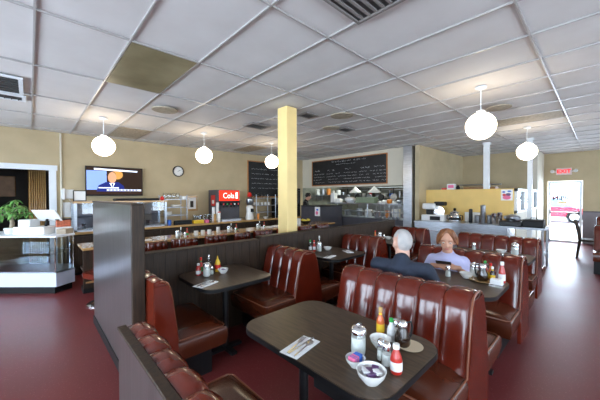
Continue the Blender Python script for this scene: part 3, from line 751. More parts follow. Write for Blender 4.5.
# right of soda machine: blender, brewers, rack
t = thing('blender', 'white kitchen mixer with red top beside the soda machine', 'mixer', (4.78, 7.25, .85))
obj('base', lathe(nb(), [(.12,0),(.13,.05),(.10,.22),(.11,.38),(.06,.42)], 18), 'white', t, True)
obj('bowl', lathe(nb(), [(.07,.42),(.11,.50),(.11,.60),(.05,.66)], 18), 'steel', t, True)
obj('top', lathe(nb(), [(.03,.66),(.08,.70),(.03,.80)], 14), 'red', t, True)
obj('side_panel', box(nb(), -.04, .05, -.145, -.11, .22, .32), 'black', t)
tag(obj('juice_cup', lathe(nb(), [(.03,0),(.04,.16),(.01,.165)], 14, (4.98, 7.1, .85)), 'orangepl', None, True), 'orange cup right of the white mixer', 'cup')
rack(5.05, 7.3, .85, .75, .42, .74, (.18, .40, .62), 'chrome wire rack with hanging mugs before the wall chalkboard')
f = None
for k in range(5):
    o = glass_thing('mug', ('leftmost', 'second from left', 'third from left', 'fourth from left', 'rightmost')[k]+' white mug on the wire rack before the wall chalkboard', 'mug', 5.12+.14*k, 7.5, 1.252, [(.035,0),(.042,.02),(.042,.09),(.036,.09),(.034,.01),(.001,.01)], 'white', 'mugs on the wire rack', f); f = f or o
f = None
for k in range(5):
    o = glass_thing('wine_glass', ('leftmost', 'second from left', 'third from left', 'fourth from left', 'rightmost')[k]+' upside down stemmed glass on the top of the wire rack', 'glass', 5.12+.14*k, 7.5, 1.472, [(.04,0),(.045,.06),(.02,.09),(.006,.11),(.006,.16),(.03,.165)], 'bottleglass', 'stemmed glasses on the wire rack', f); f = f or o
def brewer(x, y, label):
    t = thing('coffee_brewer', label, 'coffee machine', (x, y, .85))
    obj('body', box(nb(), 0, .28, .18, .42, 0, .62, .01, 1), 'black', t); obj('head', box(nb(), 0, .28, 0, .18, .42, .62, .01, 1), 'steel', t)
    obj('warmer', box(nb(), 0, .28, 0, .18, 0, .04), 'black', t); p = obj('coffee_pot', lathe(nb(), [(.055,.04),(.08,.09),(.07,.17),(.045,.22)], 16, (.14, .09, 0)), 'syrup', t, True)
    obj('pot_handle', tube(nb(), [(.14,.0,.19), (.14,-.05,.17), (.14,-.04,.09)], .01, 6), 'black', p)
brewer(5.95, 7.3, 'black coffee brewer with glass pot left of the yellow pillar')
t = thing('oven', 'tall black cabinet with steel rack on back counter beside the pillar', 'oven', (6.32, 7.3, .85))
obj('body', box(nb(), 0, .6, 0, .55, 0, .95, .01, 1), 'black', t); obj('door', box(nb(), .04, .56, -.02, 0, .35, .85), 'screen_glass', t); obj('handle', tube(nb(), [(.08,-.05,.88),(.52,-.05,.88)], .012, 8), 'chrome', t)
for k, (x, m, lb_) in enumerate(((5.25, 'white', 'white bowl on the back counter under the mug rack'), (5.85, 'white', 'white bowl on the back counter before the coffee brewer'), (6.15, 'red', 'red bowl on the back counter right of the coffee brewer'))):
    tag(obj('bowl', lathe(nb(), [(.04,0),(.09,.06),(.085,.06),(.035,.01),(.001,.01)], 18, (x, 7.1, .85)), m, None, True), lb_, 'bowl')

# ================================================================ TABLE-TOP ITEMS
def sugar_pourer(x, y, z, label, group=None, s=1):
    t = thing('sugar_pourer', label, 'sugar dispenser', (x, y, z), 0, group)
    obj('glass_jar', lathe(nb(), [(.032*s,0),(.037*s,.01*s),(.037*s,.105*s),(.034*s,.11*s)], 20), 'bottleglass', t, True)
    obj('sugar', lathe(nb(), [(.030*s,.004),(.034*s,.012*s),(.034*s,.088*s)], 20), 'sugar', t, True)
    obj('lid', lathe(nb(), [(.038*s,.105*s),(.038*s,.122*s),(.028*s,.136*s),(.008*s,.142*s)], 20), 'chrome', t, True)
    obj('spout_flap', box(nb(), .0, .018*s, -.008*s, .008*s, .138*s, .146*s), 'chrome', t); return t
def hot_sauce(x, y, z, label, liquid='hotsauce', capm='counterwood', h=.17, r=.022, lab='yellowpl', group=None):
    t = thing('sauce_bottle', label, 'bottle', (x, y, z), 0, group)
    obj('bottle', lathe(nb(), [(r*.95,0),(r,.008),(r,h*.5),(r*.85,h*.6),(r*.42,h*.72),(r*.40,h*.84)], 18), liquid, t, True)
    obj('label', lathe(nb(), [(r+.0008,h*.16),(r+.0008,h*.44)], 18, cap=False), lab, t, True)
    obj('neck_band', lathe(nb(), [(r*.46,h*.74),(r*.44,h*.80)], 14, cap=False), lab, t, True)
    obj('bottle_cap', lathe(nb(), [(r*.5,h*.83),(r*.55,h*.86),(r*.52,h*.97),(r*.3,h)], 14), capm, t, True); return t
def ketchup(x, y, z, label, h=.19, up=True, group=None):
    t = thing('ketchup_bottle', label, 'bottle', (x, y, z), 0, group); t.scale = (.86, .86, .92)
    obj('bottle', lathe(nb(), [(.028,0),(.031,.008),(.031,h*.45),(.026,h*.60),(.015,h*.78),(.014,h*.84)], 20), 'ketchup', t, True)
    obj('label', lathe(nb(), [(.0318,h*.12),(.0318,h*.42)], 20, cap=False), 'paper', t, True)
    obj('bottle_cap', lathe(nb(), [(.017,h*.83),(.018,h*.86),(.017,h*.99),(.012,h)], 16), 'white', t, True); return t
def shaker(x, y, z, label, fill='sugar', group=None, s=1):
    t = thing('salt_shaker', label, 'shaker', (x, y, z), 0, group)
    obj('glass', lathe(nb(), [(.019*s,0),(.021*s,.006*s),(.017*s,.055*s),(.016*s,.062*s)], 14), 'bottleglass', t, True)
    obj('filling', lathe(nb(), [(.017*s,.003),(.018*s,.008*s),(.0155*s,.042*s)], 14), fill, t, True)
    obj('lid', lathe(nb(), [(.0175*s,.060*s),(.018*s,.075*s),(.012*s,.085*s),(.003*s,.088*s)], 14), 'chrome', t, True); return t
def pitcher(x, y, z, label, rz=0, group=None, s=1):
    t = thing('syrup_pitcher', label, 'pitcher', (x, y, z), rz, group)
    obj('glass_body', lathe(nb(), [(.034*s,0),(.040*s,.012*s),(.038*s,.05*s),(.024*s,.085*s),(.022*s,.10*s)], 18), 'syrup', t, True)
    obj('lid', lathe(nb(), [(.026*s,.098*s),(.026*s,.112*s),(.018*s,.124*s),(.004*s,.128*s)], 16), 'chrome', t, True)
    obj('spout', prism(nb(), [(-.014*s,.115*s),(-.040*s,.125*s),(-.040*s,.131*s),(-.012*s,.127*s)], -.009*s, .009*s, 'y'), 'chrome', t)
    obj('handle', tube(nb(), [(.022*s,0,.115*s),(.046*s,0,.118*s),(.052*s,0,.09*s),(.046*s,0,.05*s),(.037*s,0,.035*s)], .0055*s, 8), 'black', t, True); return t
def bowl(x, y, z, label, r=.055, h=.045, group=None):
    t = thing('bowl', label, 'bowl', (x, y, z), 0, group)
    obj('dish', lathe(nb(), [(r*.5,0),(r*.55,.004),(r*.9,h*.6),(r,h),(r*.94,h),(r*.84,h*.6),(r*.45,.010),(.001,.010)], 26), 'white', t, True); return t
def packets(x, y, z, n, r, ms, group, lbs, flat=False, seed=1, upright=False):
    random.seed(seed); f = None
    for k in range(n):
        if upright:
            a = 2*pi*k/n
            bm = nb(); box(bm, -.019, .019, -.0020, .0020, -.016, .016, .001, 1)
            rot = Matrix.Rotation(random.uniform(-.25, .25), 4, 'X')
            loc = (x-.0045*(n-1)/2+.0045*k, y, z+.0215)
            o = obj('sugar_packet', bm, ms[k % len(ms)] if k < n*.6 else ms[-1]); o.rotation_euler = (random.uniform(-.08, .08), 0, R(90)+random.uniform(-.05, .05)); o.location = loc
        else:
            bm = nb(); prism(bm, rrect(-.017, .017, -.013, .013, .004, 3), 0, .010); o = obj('jelly_packet', bm, ms[k % len(ms)], None)
            l = obj('foil_lid', prism(nb(), rrect(-.019, .019, -.015, .015, .004, 3), .010, .0115), 'paper' if k % 2 else 'purple', o)
            q = k % 5; ring = k // 5
            a = 2*pi*q/5+ring*.6; rr = r*.52 if q else r*.15
            o.location = (x+rr*cos(a), y+rr*sin(a), z+.013*ring+.004*(q % 2)); o.rotation_euler = (random.uniform(-.3, .3), random.uniform(-.3, .3), random.uniform(0, 3))
        tag(o, lbs, 'packet', group)
def napkin_set(x, y, z, rz, label, lbc, gr, s=1, fork=True):
    t = thing('napkin', label, 'napkin', (x, y, z), rz, gr[0])
    bm = nb(); box(bm, -.105*s, .105*s, -.055*s, .055*s, .0, .004); box(bm, -.10*s, .10*s, -.05*s, .012*s, .004, .008); obj('folded_layers', bm, 'paper', t)
    z1 = z+.0085
    def loc(u, v): return (x+u*cos(rz)-v*sin(rz), y+u*sin(rz)+v*cos(rz), z1)
    for k, (nm, v) in enumerate((('fork', .022), ('knife', -.005), ('spoon', -.030))[:3 if fork else 1]):
        t2_ = thing(nm, ('steel %s lying ' % nm)+lbc, nm, loc(0, v*s), rz+R((8, -3, 4)[k]), gr[1])
        obj('handle', box(nb(), -.10*s, .02*s, -.005*s, .005*s, 0, .003, .001, 1), 'chrome', t2_)
        if nm == 'fork':
            bm = nb(); box(bm, .02*s, .05*s, -.011*s, .011*s, 0, .003)
            for q in range(4): box(bm, .05*s, .085*s, (-.011+.0063*q)*s, (-.0075+.0063*q)*s, 0, .003)
            obj('tines', bm, 'chrome', t2_)
        elif nm == 'knife': obj('blade', prism(nb(), [(.02*s,-.007*s),(.10*s,-.007*s),(.115*s,.004*s),(.02*s,.007*s)], 0, .002), 'chrome', t2_)
        else:
            bm = nb(); ball(bm, (.048*s, 0, .002), (.03*s, .017*s, .003), seg=12, rings=6); obj('spoon_bowl', bm, 'chrome', t2_, True)
TZ = .75
g1 = 'condiments on the foreground table'
napkin_set(1.03, 1.09, TZ+.0005, R(10), 'folded white paper napkin under cutlery on the foreground table', 'on the foreground napkin', (None, None), 1)
sugar_pourer(1.195, .84, TZ, 'glass sugar pourer with steel lid on the foreground table', None, 1.04)
hot_sauce(1.445, .865, TZ, 'orange hot sauce bottle with wooden cap on the foreground table', h=.165)
hot_sauce(1.44, .795, TZ, 'sauce bottle with green cap on the foreground table', liquid='whiteplastic', capm='greencap', h=.125, lab='paper')
shaker(1.475, .785, TZ, 'tall white capped shaker beside the green capped bottle, foreground table', s=1.3)
bowl(1.335, .80, TZ, 'white bowl behind the shakers on the foreground table', .055, .05)
bowl(1.10, .79, TZ, 'small white bowl of pink and blue sweetener packets', .046, .042)
packets(1.10, .79, TZ+.013, 14, .04, ['pink', 'pink', 'bluepl'], 'sweetener packets in the small bowl', 'sweetener packet standing in the small white bowl', upright=True)
bowl(1.055, .675, TZ, 'white bowl heaped with purple and white jelly packets', .064, .055)
packets(1.055, .675, TZ+.014, 15, .05, ['purple', 'white', 'purple', 'paper'], 'jelly packets in the white bowl', 'jelly packet in the nearest white bowl', seed=4)
shaker(1.235, .735, TZ, 'glass salt shaker beside the ketchup, foreground table', s=1.15)
shaker(1.215, .695, TZ, 'glass shaker with steel lid touching the ketchup, foreground table', s=1.25)
ketchup(1.195, .635, TZ, 'red ketchup bottle with white label on the foreground table', .142)
t = thing('plate', 'cream saucer under the syrup pitcher on the foreground table', 'plate', (1.445, .69, TZ)); obj('dish', lathe(nb(), [(.045,0),(.05,.003),(.066,.010),(.064,.011),(.045,.006),(.001,.006)], 28), 'beige', t, True)
pitcher(1.43, .725, TZ+.0065, 'syrup pitcher with steel lid on a saucer, foreground table', R(-40), s=1.02)

# left small table
ketchup(1.23, 2.80, TZ, 'small ketchup bottle at the left of the mustard bottle table', .13)
hot_sauce(1.27, 2.83, TZ, 'red hot sauce bottle with green band on the mustard bottle table', liquid='ketchup', capm='red', h=.17, lab='greencap')
sugar_pourer(1.27, 2.70, TZ, 'sugar pourer on the table beside the tall partition', s=1.0)
shaker(1.34, 2.735, TZ, 'white shaker beside the sugar pourer, mustard bottle table', s=1)
hot_sauce(1.37, 2.86, TZ, 'clear bottle with silver cap on the mustard bottle table', liquid='bottleglass', capm='chrome', h=.18, lab='paper')
t = thing('mustard_bottle', 'yellow mustard squeeze bottle on the table beside the tall partition', 'bottle', (1.44, 2.80, TZ))
obj('bottle', lathe(nb(), [(.026,0),(.029,.01),(.028,.09),(.016,.12)], 16), 'yellowpl', t, True); obj('nozzle', lathe(nb(), [(.016,.12),(.010,.13),(.003,.165)], 12), 'yellowpl', t, True); obj('label', lathe(nb(), [(.0298,.03),(.0296,.075)], 16, cap=False), 'red', t, True)
bowl(1.45, 2.70, TZ, 'white bowl of creamers beside the mustard bottle', .055, .045)
packets(1.45, 2.70, TZ+.014, 10, .045, ['white', 'paper'], 'creamers in the bowl by the mustard bottle', 'white creamer in the bowl by the mustard bottle', seed=9)
napkin_set(1.15, 2.46, TZ+.0005, R(20), 'folded white napkin with cutlery on the mustard bottle table', 'on the mustard table napkin', (None, None))
# second partition table
gm = None
hot_sauce(2.90, 2.86, TZ, 'green capped sauce bottle on the middle partition table', liquid='syrup', capm='greencap', h=.17, lab='paper')
hot_sauce(2.96, 2.84, TZ, 'red capped sauce bottle on the middle partition table', liquid='ketchup', capm='red', h=.16, lab='paper')
sugar_pourer(3.01, 2.79, TZ, 'sugar pourer on the middle partition table', s=1)
hot_sauce(3.09, 2.86, TZ, 'clear water bottle with white cap on the middle partition table', liquid='bottleglass', capm='white', h=.21, lab='paper')
bowl(3.17, 2.77, TZ, 'white bowl of creamers on the middle partition table', .06, .045)
packets(3.17, 2.77, TZ+.014, 5, .045, ['white', 'bluepl'], 'creamers in the middle table bowl', 'creamer in the bowl on the middle partition table', seed=3)
napkin_set(2.84, 2.44, TZ+.0005, R(15), 'folded white napkin with fork at the near side of middle partition table', 'on the near napkin, middle partition table', (None, None), .9, False)
napkin_set(3.28, 2.48, TZ+.0005, R(60), 'folded white napkin on the far side of middle partition table', 'on the far napkin, middle partition table', (None, None), .9, False)
# third partition table
hot_sauce(4.5, 2.80, TZ, 'red capped sauce bottle on the farthest partition table', liquid='hotsauce', capm='red', h=.17)
sugar_pourer(4.58, 2.76, TZ, 'sugar pourer on the farthest partition table', s=1)
shaker(4.66, 2.72, TZ, 'shaker on the farthest partition table', s=1.1)
bowl(4.74, 2.68, TZ, 'white bowl on the farthest partition table', .06, .045)
# the couple's table
bowl(3.06, .90, TZ, 'white bowl in front of the seated woman', .062, .05)
t = thing('plate', 'tan round plate under the syrup jug on the couple\'s table', 'plate', (3.06, .755, TZ)); obj('dish', lathe(nb(), [(.07,0),(.08,.003),(.12,.014),(.118,.016),(.07,.006),(.001,.006)], 28), 'counterwood', t, True)
pitcher(3.06, .765, TZ+.0065, 'dark syrup pitcher on the tan plate, couple\'s table', R(120), s=1.2)
ketchup(3.12, .625, TZ, 'glass ketchup bottle with white cap at the aisle end of couple\'s table', .21)
t = thing('napkin_holder', 'small white napkin holder at the aisle corner of the couple\'s table', 'napkin holder', (3.00, .64, TZ)); obj('napkins', box(nb(), -.03, .03, -.045, .045, .004, .055, .004, 1), 'paper', t); obj('holder', box(nb(), -.034, .034, -.05, .05, 0, .012), 'chrome', t)
hot_sauce(3.15, .72, TZ, 'red capped sauce bottle on the couple\'s table', liquid='hotsauce', capm='red', h=.16)
hot_sauce(3.17, .77, TZ, 'green capped sauce bottle on the couple\'s table', liquid='ketchup', capm='greencap', h=.17)
hot_sauce(3.10, .695, TZ, 'white capped sauce bottle between ketchup and syrup, couple\'s table', liquid='syrup', capm='white', h=.14)
sugar_pourer(3.14, .855, TZ, 'sugar pourer on the couple\'s table', s=1)
shaker(2.98, 1.04, TZ, 'small white shaker before the woman\'s hands', s=1.3)
# third aisle table
sugar_pourer(4.70, .80, TZ, 'sugar pourer on the farthest aisle table', s=1.15)
bowl(4.68, .95, TZ, 'white bowl on the farthest aisle table', .06, .05)
shaker(4.68, 1.28, TZ, 'white shaker on the farthest aisle table', s=1.3)

# lunch counter clusters
LZ = .76
def cluster(x, y, nm):
    hot_sauce(x, y, LZ, 'white capped bottle, %s cluster on the lunch counter' % nm, liquid='bottleglass', capm='white', h=.19, lab='paper')
    hot_sauce(x+.10, y-.05, LZ, 'red capped sauce bottle, %s cluster on the lunch counter' % nm, liquid='ketchup', capm='red', h=.17, lab='greencap')
    sugar_pourer(x-.08, y-.04, LZ, 'sugar pourer, %s cluster on the lunch counter' % nm)
    shaker(x+.03, y-.13, LZ, 'shaker, %s cluster on the lunch counter' % nm, s=1.2)
cluster(2.12, 5.60, 'left'); cluster(3.22, 5.62, 'middle'); cluster(3.98, 5.62, 'right')
f = None
for k, x in enumerate((2.42, 2.56, 2.70)):
    o = glass_thing('mug', ('white mug nearest the left bottle cluster on the lunch counter', 'white mug between two others on the lunch counter', 'white mug farthest right of three on the lunch counter')[k], 'mug', x, 5.6, LZ, [(.035,0),(.042,.02),(.042,.09),(.036,.09),(.034,.01),(.001,.01)], 'white', None, f); f = f or o
napkin_set(1.50, 5.62, LZ+.0005, 0, 'white napkin at the left end of the lunch counter', 'on the left lunch counter napkin', (None, None), .9, False)
for k in range(3):
    bm = nb(); box(bm, -.12, .12, -.08, .08, 0, .035, .004, 1); o = obj('paper_stack', bm, 'paper'); o.location = (4.22+.31*k, 5.66, LZ); o.rotation_euler = (0, 0, .2*k)
    tag(o, ('stack of white menus left of two others near the pillar', 'middle stack of white menus near the pillar', 'stack of white menus closest to the pillar')[k], 'menus')
stack(2.95, 5.70, LZ, .04, .12, 'white', 'short stack of white cups beside the middle bottle cluster')
t = thing('fruit_bowl', 'black bowl of yellow fruit at the far end of the lunch counter', 'bowl', (5.55, 5.65, LZ)); obj('dish', lathe(nb(), [(.07,0),(.17,.10),(.165,.10),(.06,.01),(.001,.01)], 24), 'black', t, True)
for k in range(5):
    a = 2*pi*k/5; bm = nb(); ball(bm, (0, 0, 0), (.055, .038, .038), seg=14, rings=8); o = obj('lemon', bm, 'banana', None, True); o.location = (5.55+.088*cos(a), 5.65+.088*sin(a), LZ+.095+(.0 if k % 2 else .02)); o.rotation_euler = (0, 0, a+1)
    tag(o, 'yellow fruit in the black bowl on the lunch counter', 'fruit', 'yellow fruit in the black bowl')
for k in range(3):
    bm = nb(); box(bm, -.06, .06, -.06, .06, 0, .11+.03*k, .01, 1); o = obj('canister', bm, 'white'); o.location = (5.02+.15*k, 5.72, LZ); tag(o, ('white square canister right beside the yellow pillar', 'white square canister between two others by the fruit bowl', 'tallest white square canister, next to the fruit bowl')[k], 'canister')

# ================================================================ GREY CABINET, COOK, KITCHEN
t = thing('screen_cabinet', 'tall charcoal cabinet partition behind the far end of the lunch counter', 'cabinet', (6.62, 6.05, 0))
obj('body', box(nb(), 0, 1.05, .0, .90, 0, 1.20), 'charcoal', t); obj('top', box(nb(), -.01, 1.06, -.01, .91, 1.20, 1.225), 'black', t)
t = thing('notice', 'white paper notice with pink drawing taped to the charcoal cabinet', 'notice', (6.612, 6.2, .90))
obj('sheet', box(nb(), -.002, .0, -.11, .11, 0, .29), 'paper', t); bm = nb(); prism(bm, ell(.02, .10, .055, .06), -.004, -.002, 'x'); obj('drawing', bm, 'pink', t)
bm = nb(); prism(bm, ell(.0, .20, .05, .03), -.004, -.002, 'x'); obj('heading', bm, 'bluepl', t)
# pass shelf
t = thing('pass_shelf', 'long steel pass shelf across the kitchen opening', 'shelf', (7.60, 3.9, 1.27)); obj('board', box(nb(), 0, .45, 0, 2.75, 0, .035), 'steel', t)
for yy in (.1, 1.35, 2.6): obj('post', tube(nb(), [(.38, yy, -.425), (.38, yy, 0)], .02, 8), 'steel', t)
obj('under_shelf', box(nb(), .15, .45, .1, 2.75, -.24, -.22), 'steel', t)
t = thing('kitchen_counter', 'steel kitchen work counter below the pass shelf', 'counter', (7.92, 3.9, 0)); obj('top', box(nb(), 0, .6, 0, 3.9, .80, .84), 'steel', t); obj('cabinet', box(nb(), .02, .58, .02, 3.88, 0, .80), 'charcoal', t)
# heat lamps
def heat(y, label, first=None):
    if first: return dup(first, (8.0, y, 1.87), label=label)
    t = thing('heat_lamp', label, 'lamp', (8.0, y, 1.87), 0, 'heat lamps over the pass shelf')
    obj('cord', tube(nb(), [(0,0,-.06),(0,0,1.03)], .006, 6), 'whitepaint', t)
    obj('shade', lathe(nb(), [(.025,-.03),(.05,-.07),(.11,-.13),(.20,-.20),(.205,-.235),(.195,-.235),(.10,-.14),(.02,-.05)], 24), 'white', t, True)
    obj('bulb', ball(nb(), (0,0,-.18), .04, seg=12, rings=8), 'heat', t, True)
    return t
for (y, lb_) in ((5.74, 'left white heat lamp over the kitchen pass'), (5.02, 'right white heat lamp over the kitchen pass')):
    h = heat(y, lb_) if y > 5 else heat(y, lb_, h)
PZ = 1.306
tag(obj('food_jug', box(nb(), 7.66, 7.84, 6.38, 6.56, PZ, PZ+.34, .03, 2), 'white'), 'tall white plastic jug at the left end of the pass shelf', 'jug')
tag(obj('container', box(nb(), 7.66, 7.84, 6.15, 6.34, PZ, PZ+.14, .03, 2), 'white'), 'short white tub beside the tall white jug on pass shelf', 'tub')
tag(obj('bread_basket', lathe(nb(), [(.10,0),(.19,.08),(.17,.15),(.06,.20)], 20, (7.8, 5.80, PZ)), 'paper', None, True), 'white heaped basket under the left heat lamp', 'basket')
tag(obj('tray_bin', box(nb(), 7.66, 7.90, 4.80, 5.50, PZ, PZ+.19, .015, 1), 'greentray'), 'olive green bin on the pass shelf between the heat lamps', 'bin')
for k in range(5):
    o = obj('bowl_stack', lathe(nb(), [(.05,0),(.075,.03),(.075,.05+.035*(k % 3)),(.06,.06+.035*(k % 3))], 16), ('white', 'white', 'orangepl', 'white', 'steel')[k], None, True); o.location = (7.75, 4.66-.16*k, PZ)
    tag(o, ('white bowl stack beside the olive green bin', 'second white bowl stack right of the green bin', 'orange bowl stack on the pass shelf', 'white bowl stack right of the orange one', 'steel bowl stack at the right end of the pass shelf')[k], 'bowls')
tag(obj('paper_box', box(nb(), 7.98, 8.22, 4.0, 4.35, PZ-.03+.07, PZ+.36, .02, 1), 'white'), 'white carton behind the right end of the pass shelf', 'box') if False else None
# ladles and steel strips hanging below the shelf at the right
random.seed(2)
f = None
for k in range(6):
    if not f:
        t = thing('ladle', 'steel ladle hanging under the right part of the pass shelf', 'ladle', (7.58, 3.98+.14*k, 1.27), 0, 'steel ladles under the pass shelf')
        obj('handle', box(nb(), -.004, .004, -.012, .012, -.34, 0), 'steel', t); obj('cup', lathe(nb(), [(.01,-.42),(.04,-.40),(.045,-.34),(.04,-.34)], 14), 'steel', t, True); f = t
    else: dup(f, (7.58, 3.98+.14*k, 1.27))
    (f if k == 0 else [o_ for o_ in C.objects if o_.name.startswith('ladle')][-1])['label'] = 'steel ladle under the pass shelf, '+('nearest the steel post', 'second from the steel post', 'third from the steel post', 'fourth from the steel post', 'fifth from the steel post', 'farthest from the steel post')[k]
KZ = .84
items = [(8.26, 6.25, 'pot', .12, .20, 'steel', 'steel stock pot at the left on the kitchen counter'), (8.26, 5.75, 'pot', .10, .26, 'steel', 'tall steel pot on the kitchen counter below the left heat lamp'), (8.26, 5.4, 'bucket', .12, .24, 'whiteplastic', 'white bucket on the kitchen counter below the heat lamps'), (8.26, 5.05, 'pot', .11, .16, 'steel', 'low steel pot right of the white bucket'), (8.26, 4.7, 'canister', .08, .22, 'orangepl', 'orange canister on the kitchen counter'), (8.26, 4.4, 'bucket', .13, .28, 'white', 'large white bucket at the right of the kitchen counter'), (8.26, 6.7, 'canister', .09, .16, 'white', 'white canister at the far left of the kitchen counter')]
for x, y, nm, r, h, m, lb_ in items:
    t = thing(nm, lb_, nm, (x, y, KZ)); obj('body', lathe(nb(), [(r*.9,0),(r,.02),(r,h-.02),(r*1.05,h),(r*.92,h),(r*.9,.02),(.001,.02)], 20), m, t, True)
    obj('handle', tube(nb(), [(-r*1.0,0,h*.8),(-r*1.3,0,h*.75),(-r*1.3,0,h*.5),(-r*1.0,0,h*.45)], .008, 6), 'chrome', t, True)
# back of the kitchen: hood, shelving and dishes
t = thing('range_hood', 'long steel extractor hood at the back of the kitchen', 'hood', (9.735, 4.0, 1.95)); obj('canopy', prism(nb(), [(0,0),(.85,0),(.85,.5),(.35,.5)], 0, 3.6, 'y'), 'steel', t)
obj('filter', box(nb(), .1, .8, .1, 3.5, -.02, 0), 'ventgrey', t)
t = thing('kitchen_range', 'steel cooking range under the extractor hood', 'range', (9.75, 4.2, 0)); obj('body', box(nb(), 0, .8, 0, 3.2, 0, .88), 'steel', t); obj('splashback', box(nb(), .76, .80, 0, 3.2, .88, 1.4), 'steel', t)
for k in range(4): d = obj('oven_door', box(nb(), -.02, 0, .05+.8*k, .75+.8*k, .2, .75), 'black', t); obj('handle', tube(nb(), [(-.05, .1+.8*k, .72), (-.05, .7+.8*k, .72)], .01, 6), 'chrome', d)
t = thing('wall_shelf', 'steel shelf on the left rear kitchen wall', 'shelf', (8.2, 7.70, 1.55)); obj('board', box(nb(), 0, 2.2, 0, .3, 0, .03), 'steel', t); obj('bracket', box(nb(), .3, .33, .02, .3, -.2, 0), 'steel', t); obj('bracket', box(nb(), 1.8, 1.83, .02, .3, -.2, 0), 'steel', t)
random.seed(5)
for k in range(6):
    r = random.uniform(.05, .10); h = random.uniform(.10, .25)
    o = obj('canister', lathe(nb(), [(r,0),(r,h),(r*.4,h+.02)], 14), ('white', 'steel', 'orangepl', 'white', 'whiteplastic', 'steel')[k], None, True); o.location = (8.4+.33*k, 7.85, 1.58)
    tag(o, ('white', 'steel', 'orange', 'second white', 'tall off-white', 'rightmost steel')[k]+' canister on the rear kitchen wall shelf', 'canister')
t = thing('dish_shelf', 'steel double shelf on the far kitchen wall behind the heat lamps', 'shelf', (10.25, 4.2, 1.46)); obj('board', box(nb(), 0, .34, 0, 3.4, 0, .03), 'steel', t); obj('board', box(nb(), 0, .34, 0, 3.4, .30, .33), 'steel', t)
for yy in (.05, 1.7, 3.3): obj('upright', box(nb(), .30, .34, yy, yy+.03, 0, .33), 'steel', t)
cols = ('steel', 'white', 'orangepl', 'steel', 'bluepl', 'white', 'steel', 'red', 'white', 'steel')
for k in range(10):
    r = random.uniform(.07, .13); h = random.uniform(.12, .22)
    o = obj('storage_tub', lathe(nb(), [(r*.9,0),(r,h*.9),(r*1.04,h),(r*.5,h+.01)], 14), cols[k], None, True); o.location = (10.42, 4.4+.33*k, 1.49)
    tag(o, ('rightmost', 'second from right', 'third from right', 'fourth from right', 'fifth from right', 'sixth from right', 'seventh from right', 'eighth from right', 'ninth from right', 'leftmost')[k]+' of ten storage tubs on the far kitchen wall shelf', 'tub')
for k in range(7):
    t = thing('frying_pan', ('nearest the post', 'second from the post', 'third from the post', 'fourth from the post', 'fifth from the post', 'sixth from the post', 'farthest from the post')[k]+', pan hanging from a rail inside the kitchen', 'pan', (9.2, 4.0+.5*k, 1.80))
    b_ = nb(); tube(b_, [(0, 0, -.32), (.04, 0, -.32)], [.11+.01*(k % 3), .12+.01*(k % 3)], 18); obj('pan_body', b_, ('steel', 'blackmetal')[k % 2], t, True); obj('handle', box(nb(), .0, .01, -.012, .012, -.22, .02), 'blackmetal', t)
t = thing('pan_rail', 'horizontal steel rail carrying pans inside the kitchen', 'rail', (9.2, 3.6, 1.83)); obj('rail', tube(nb(), [(0, 0, 0), (0, 3.9, 0)], .014, 8), 'steel', t)
for yy in (.2, 3.7): obj('hanger', tube(nb(), [(0, yy, 0), (0, yy, ZC-1.84)], .01, 6), 'steel', t)
t = thing('warning_light', 'small red lit sign high in the kitchen opening', 'sign', (8.35, 6.5, 1.90)); obj('case', box(nb(), 0, .05, -.14, .14, 0, .07), 'exit', t); obj('rod', tube(nb(), [(.025,0,.07),(.025,0,1.0)], .006, 6), 'steel', t)
kt = D.lights.new('kitchen_light', 'AREA'); kt.size = 1.2; kt.energy = 75; kt.color = (.9, 1, .92); ko = D.objects.new('kitchen_light', kt); C.objects.link(ko); ko.location = (9.1, 5.8, ZC-.06)
o = tag(obj('ceiling_lamp', box(nb(), 8.5, 9.7, 5.2, 6.4, ZC-.05, ZC-.004), 'whitepaint'), 'flat white kitchen ceiling lamp fitting behind the header', 'lamp')

# ================================================================ SERVICE COUNTER BY THE YELLOW WALL
t = thing('service_counter', 'stainless steel service counter in front of the yellow wall', 'counter', (7.40, .78, 0))
obj('top', box(nb(), -.02, .78, 0, 2.66, .84, .88), 'steel', t); obj('body', box(nb(), .0, .76, .62, 2.64, .08, .84), 'steel', t); obj('kickboard', box(nb(), .04, .72, .65, 2.6, 0, .08), 'black', t); obj('under_shelf', box(nb(), .05, .70, .03, .62, .30, .32), 'steel', t)
for px_, py_ in ((.03, .04), (.72, .04)): obj('leg', tube(nb(), [(px_, py_, 0), (px_, py_, .84)], .02, 8), 'steel', t)
for k in range(3):
    d = obj('door', box(nb(), -.016, 0, .66+.65*k, 1.26+.65*k, .14, .70), 'steel', t); obj('handle', tube(nb(), [(-.04, .72+.65*k, .66), (-.04, 1.20+.65*k, .66)], .009, 6), 'chrome', d)
obj('drawer_strip', box(nb(), -.014, 0, .64, 2.60, .73, .81), 'steel', t)
SZ = .88
t = thing('espresso_machine', 'white and black slicer machine at the left end of the steel counter', 'machine', (7.75, 3.02, SZ))
obj('base', box(nb(), -.22, .22, -.28, .28, 0, .16, .02, 2), 'whiteplastic', t); obj('panel', box(nb(), -.235, -.22, -.20, .05, .03, .13), 'black', t)
obj('column', box(nb(), -.08, .10, .05, .22, .16, .34, .02, 1), 'black', t); obj('head', box(nb(), -.18, .18, -.05, .28, .30, .46, .04, 2), 'whiteplastic', t)
obj('hopper', box(nb(), -.12, .12, -.25, .0, .40, .50, .02, 1), 'black', t); bm = nb(); tube(bm, [(-.02, -.1, .24), (.0, -.1, .24)], .13, 24); obj('blade', bm, 'chrome', t, True)
t = thing('toaster', 'chrome and black juicer next to the slicer on the steel counter', 'juicer', (7.75, 2.55, SZ))
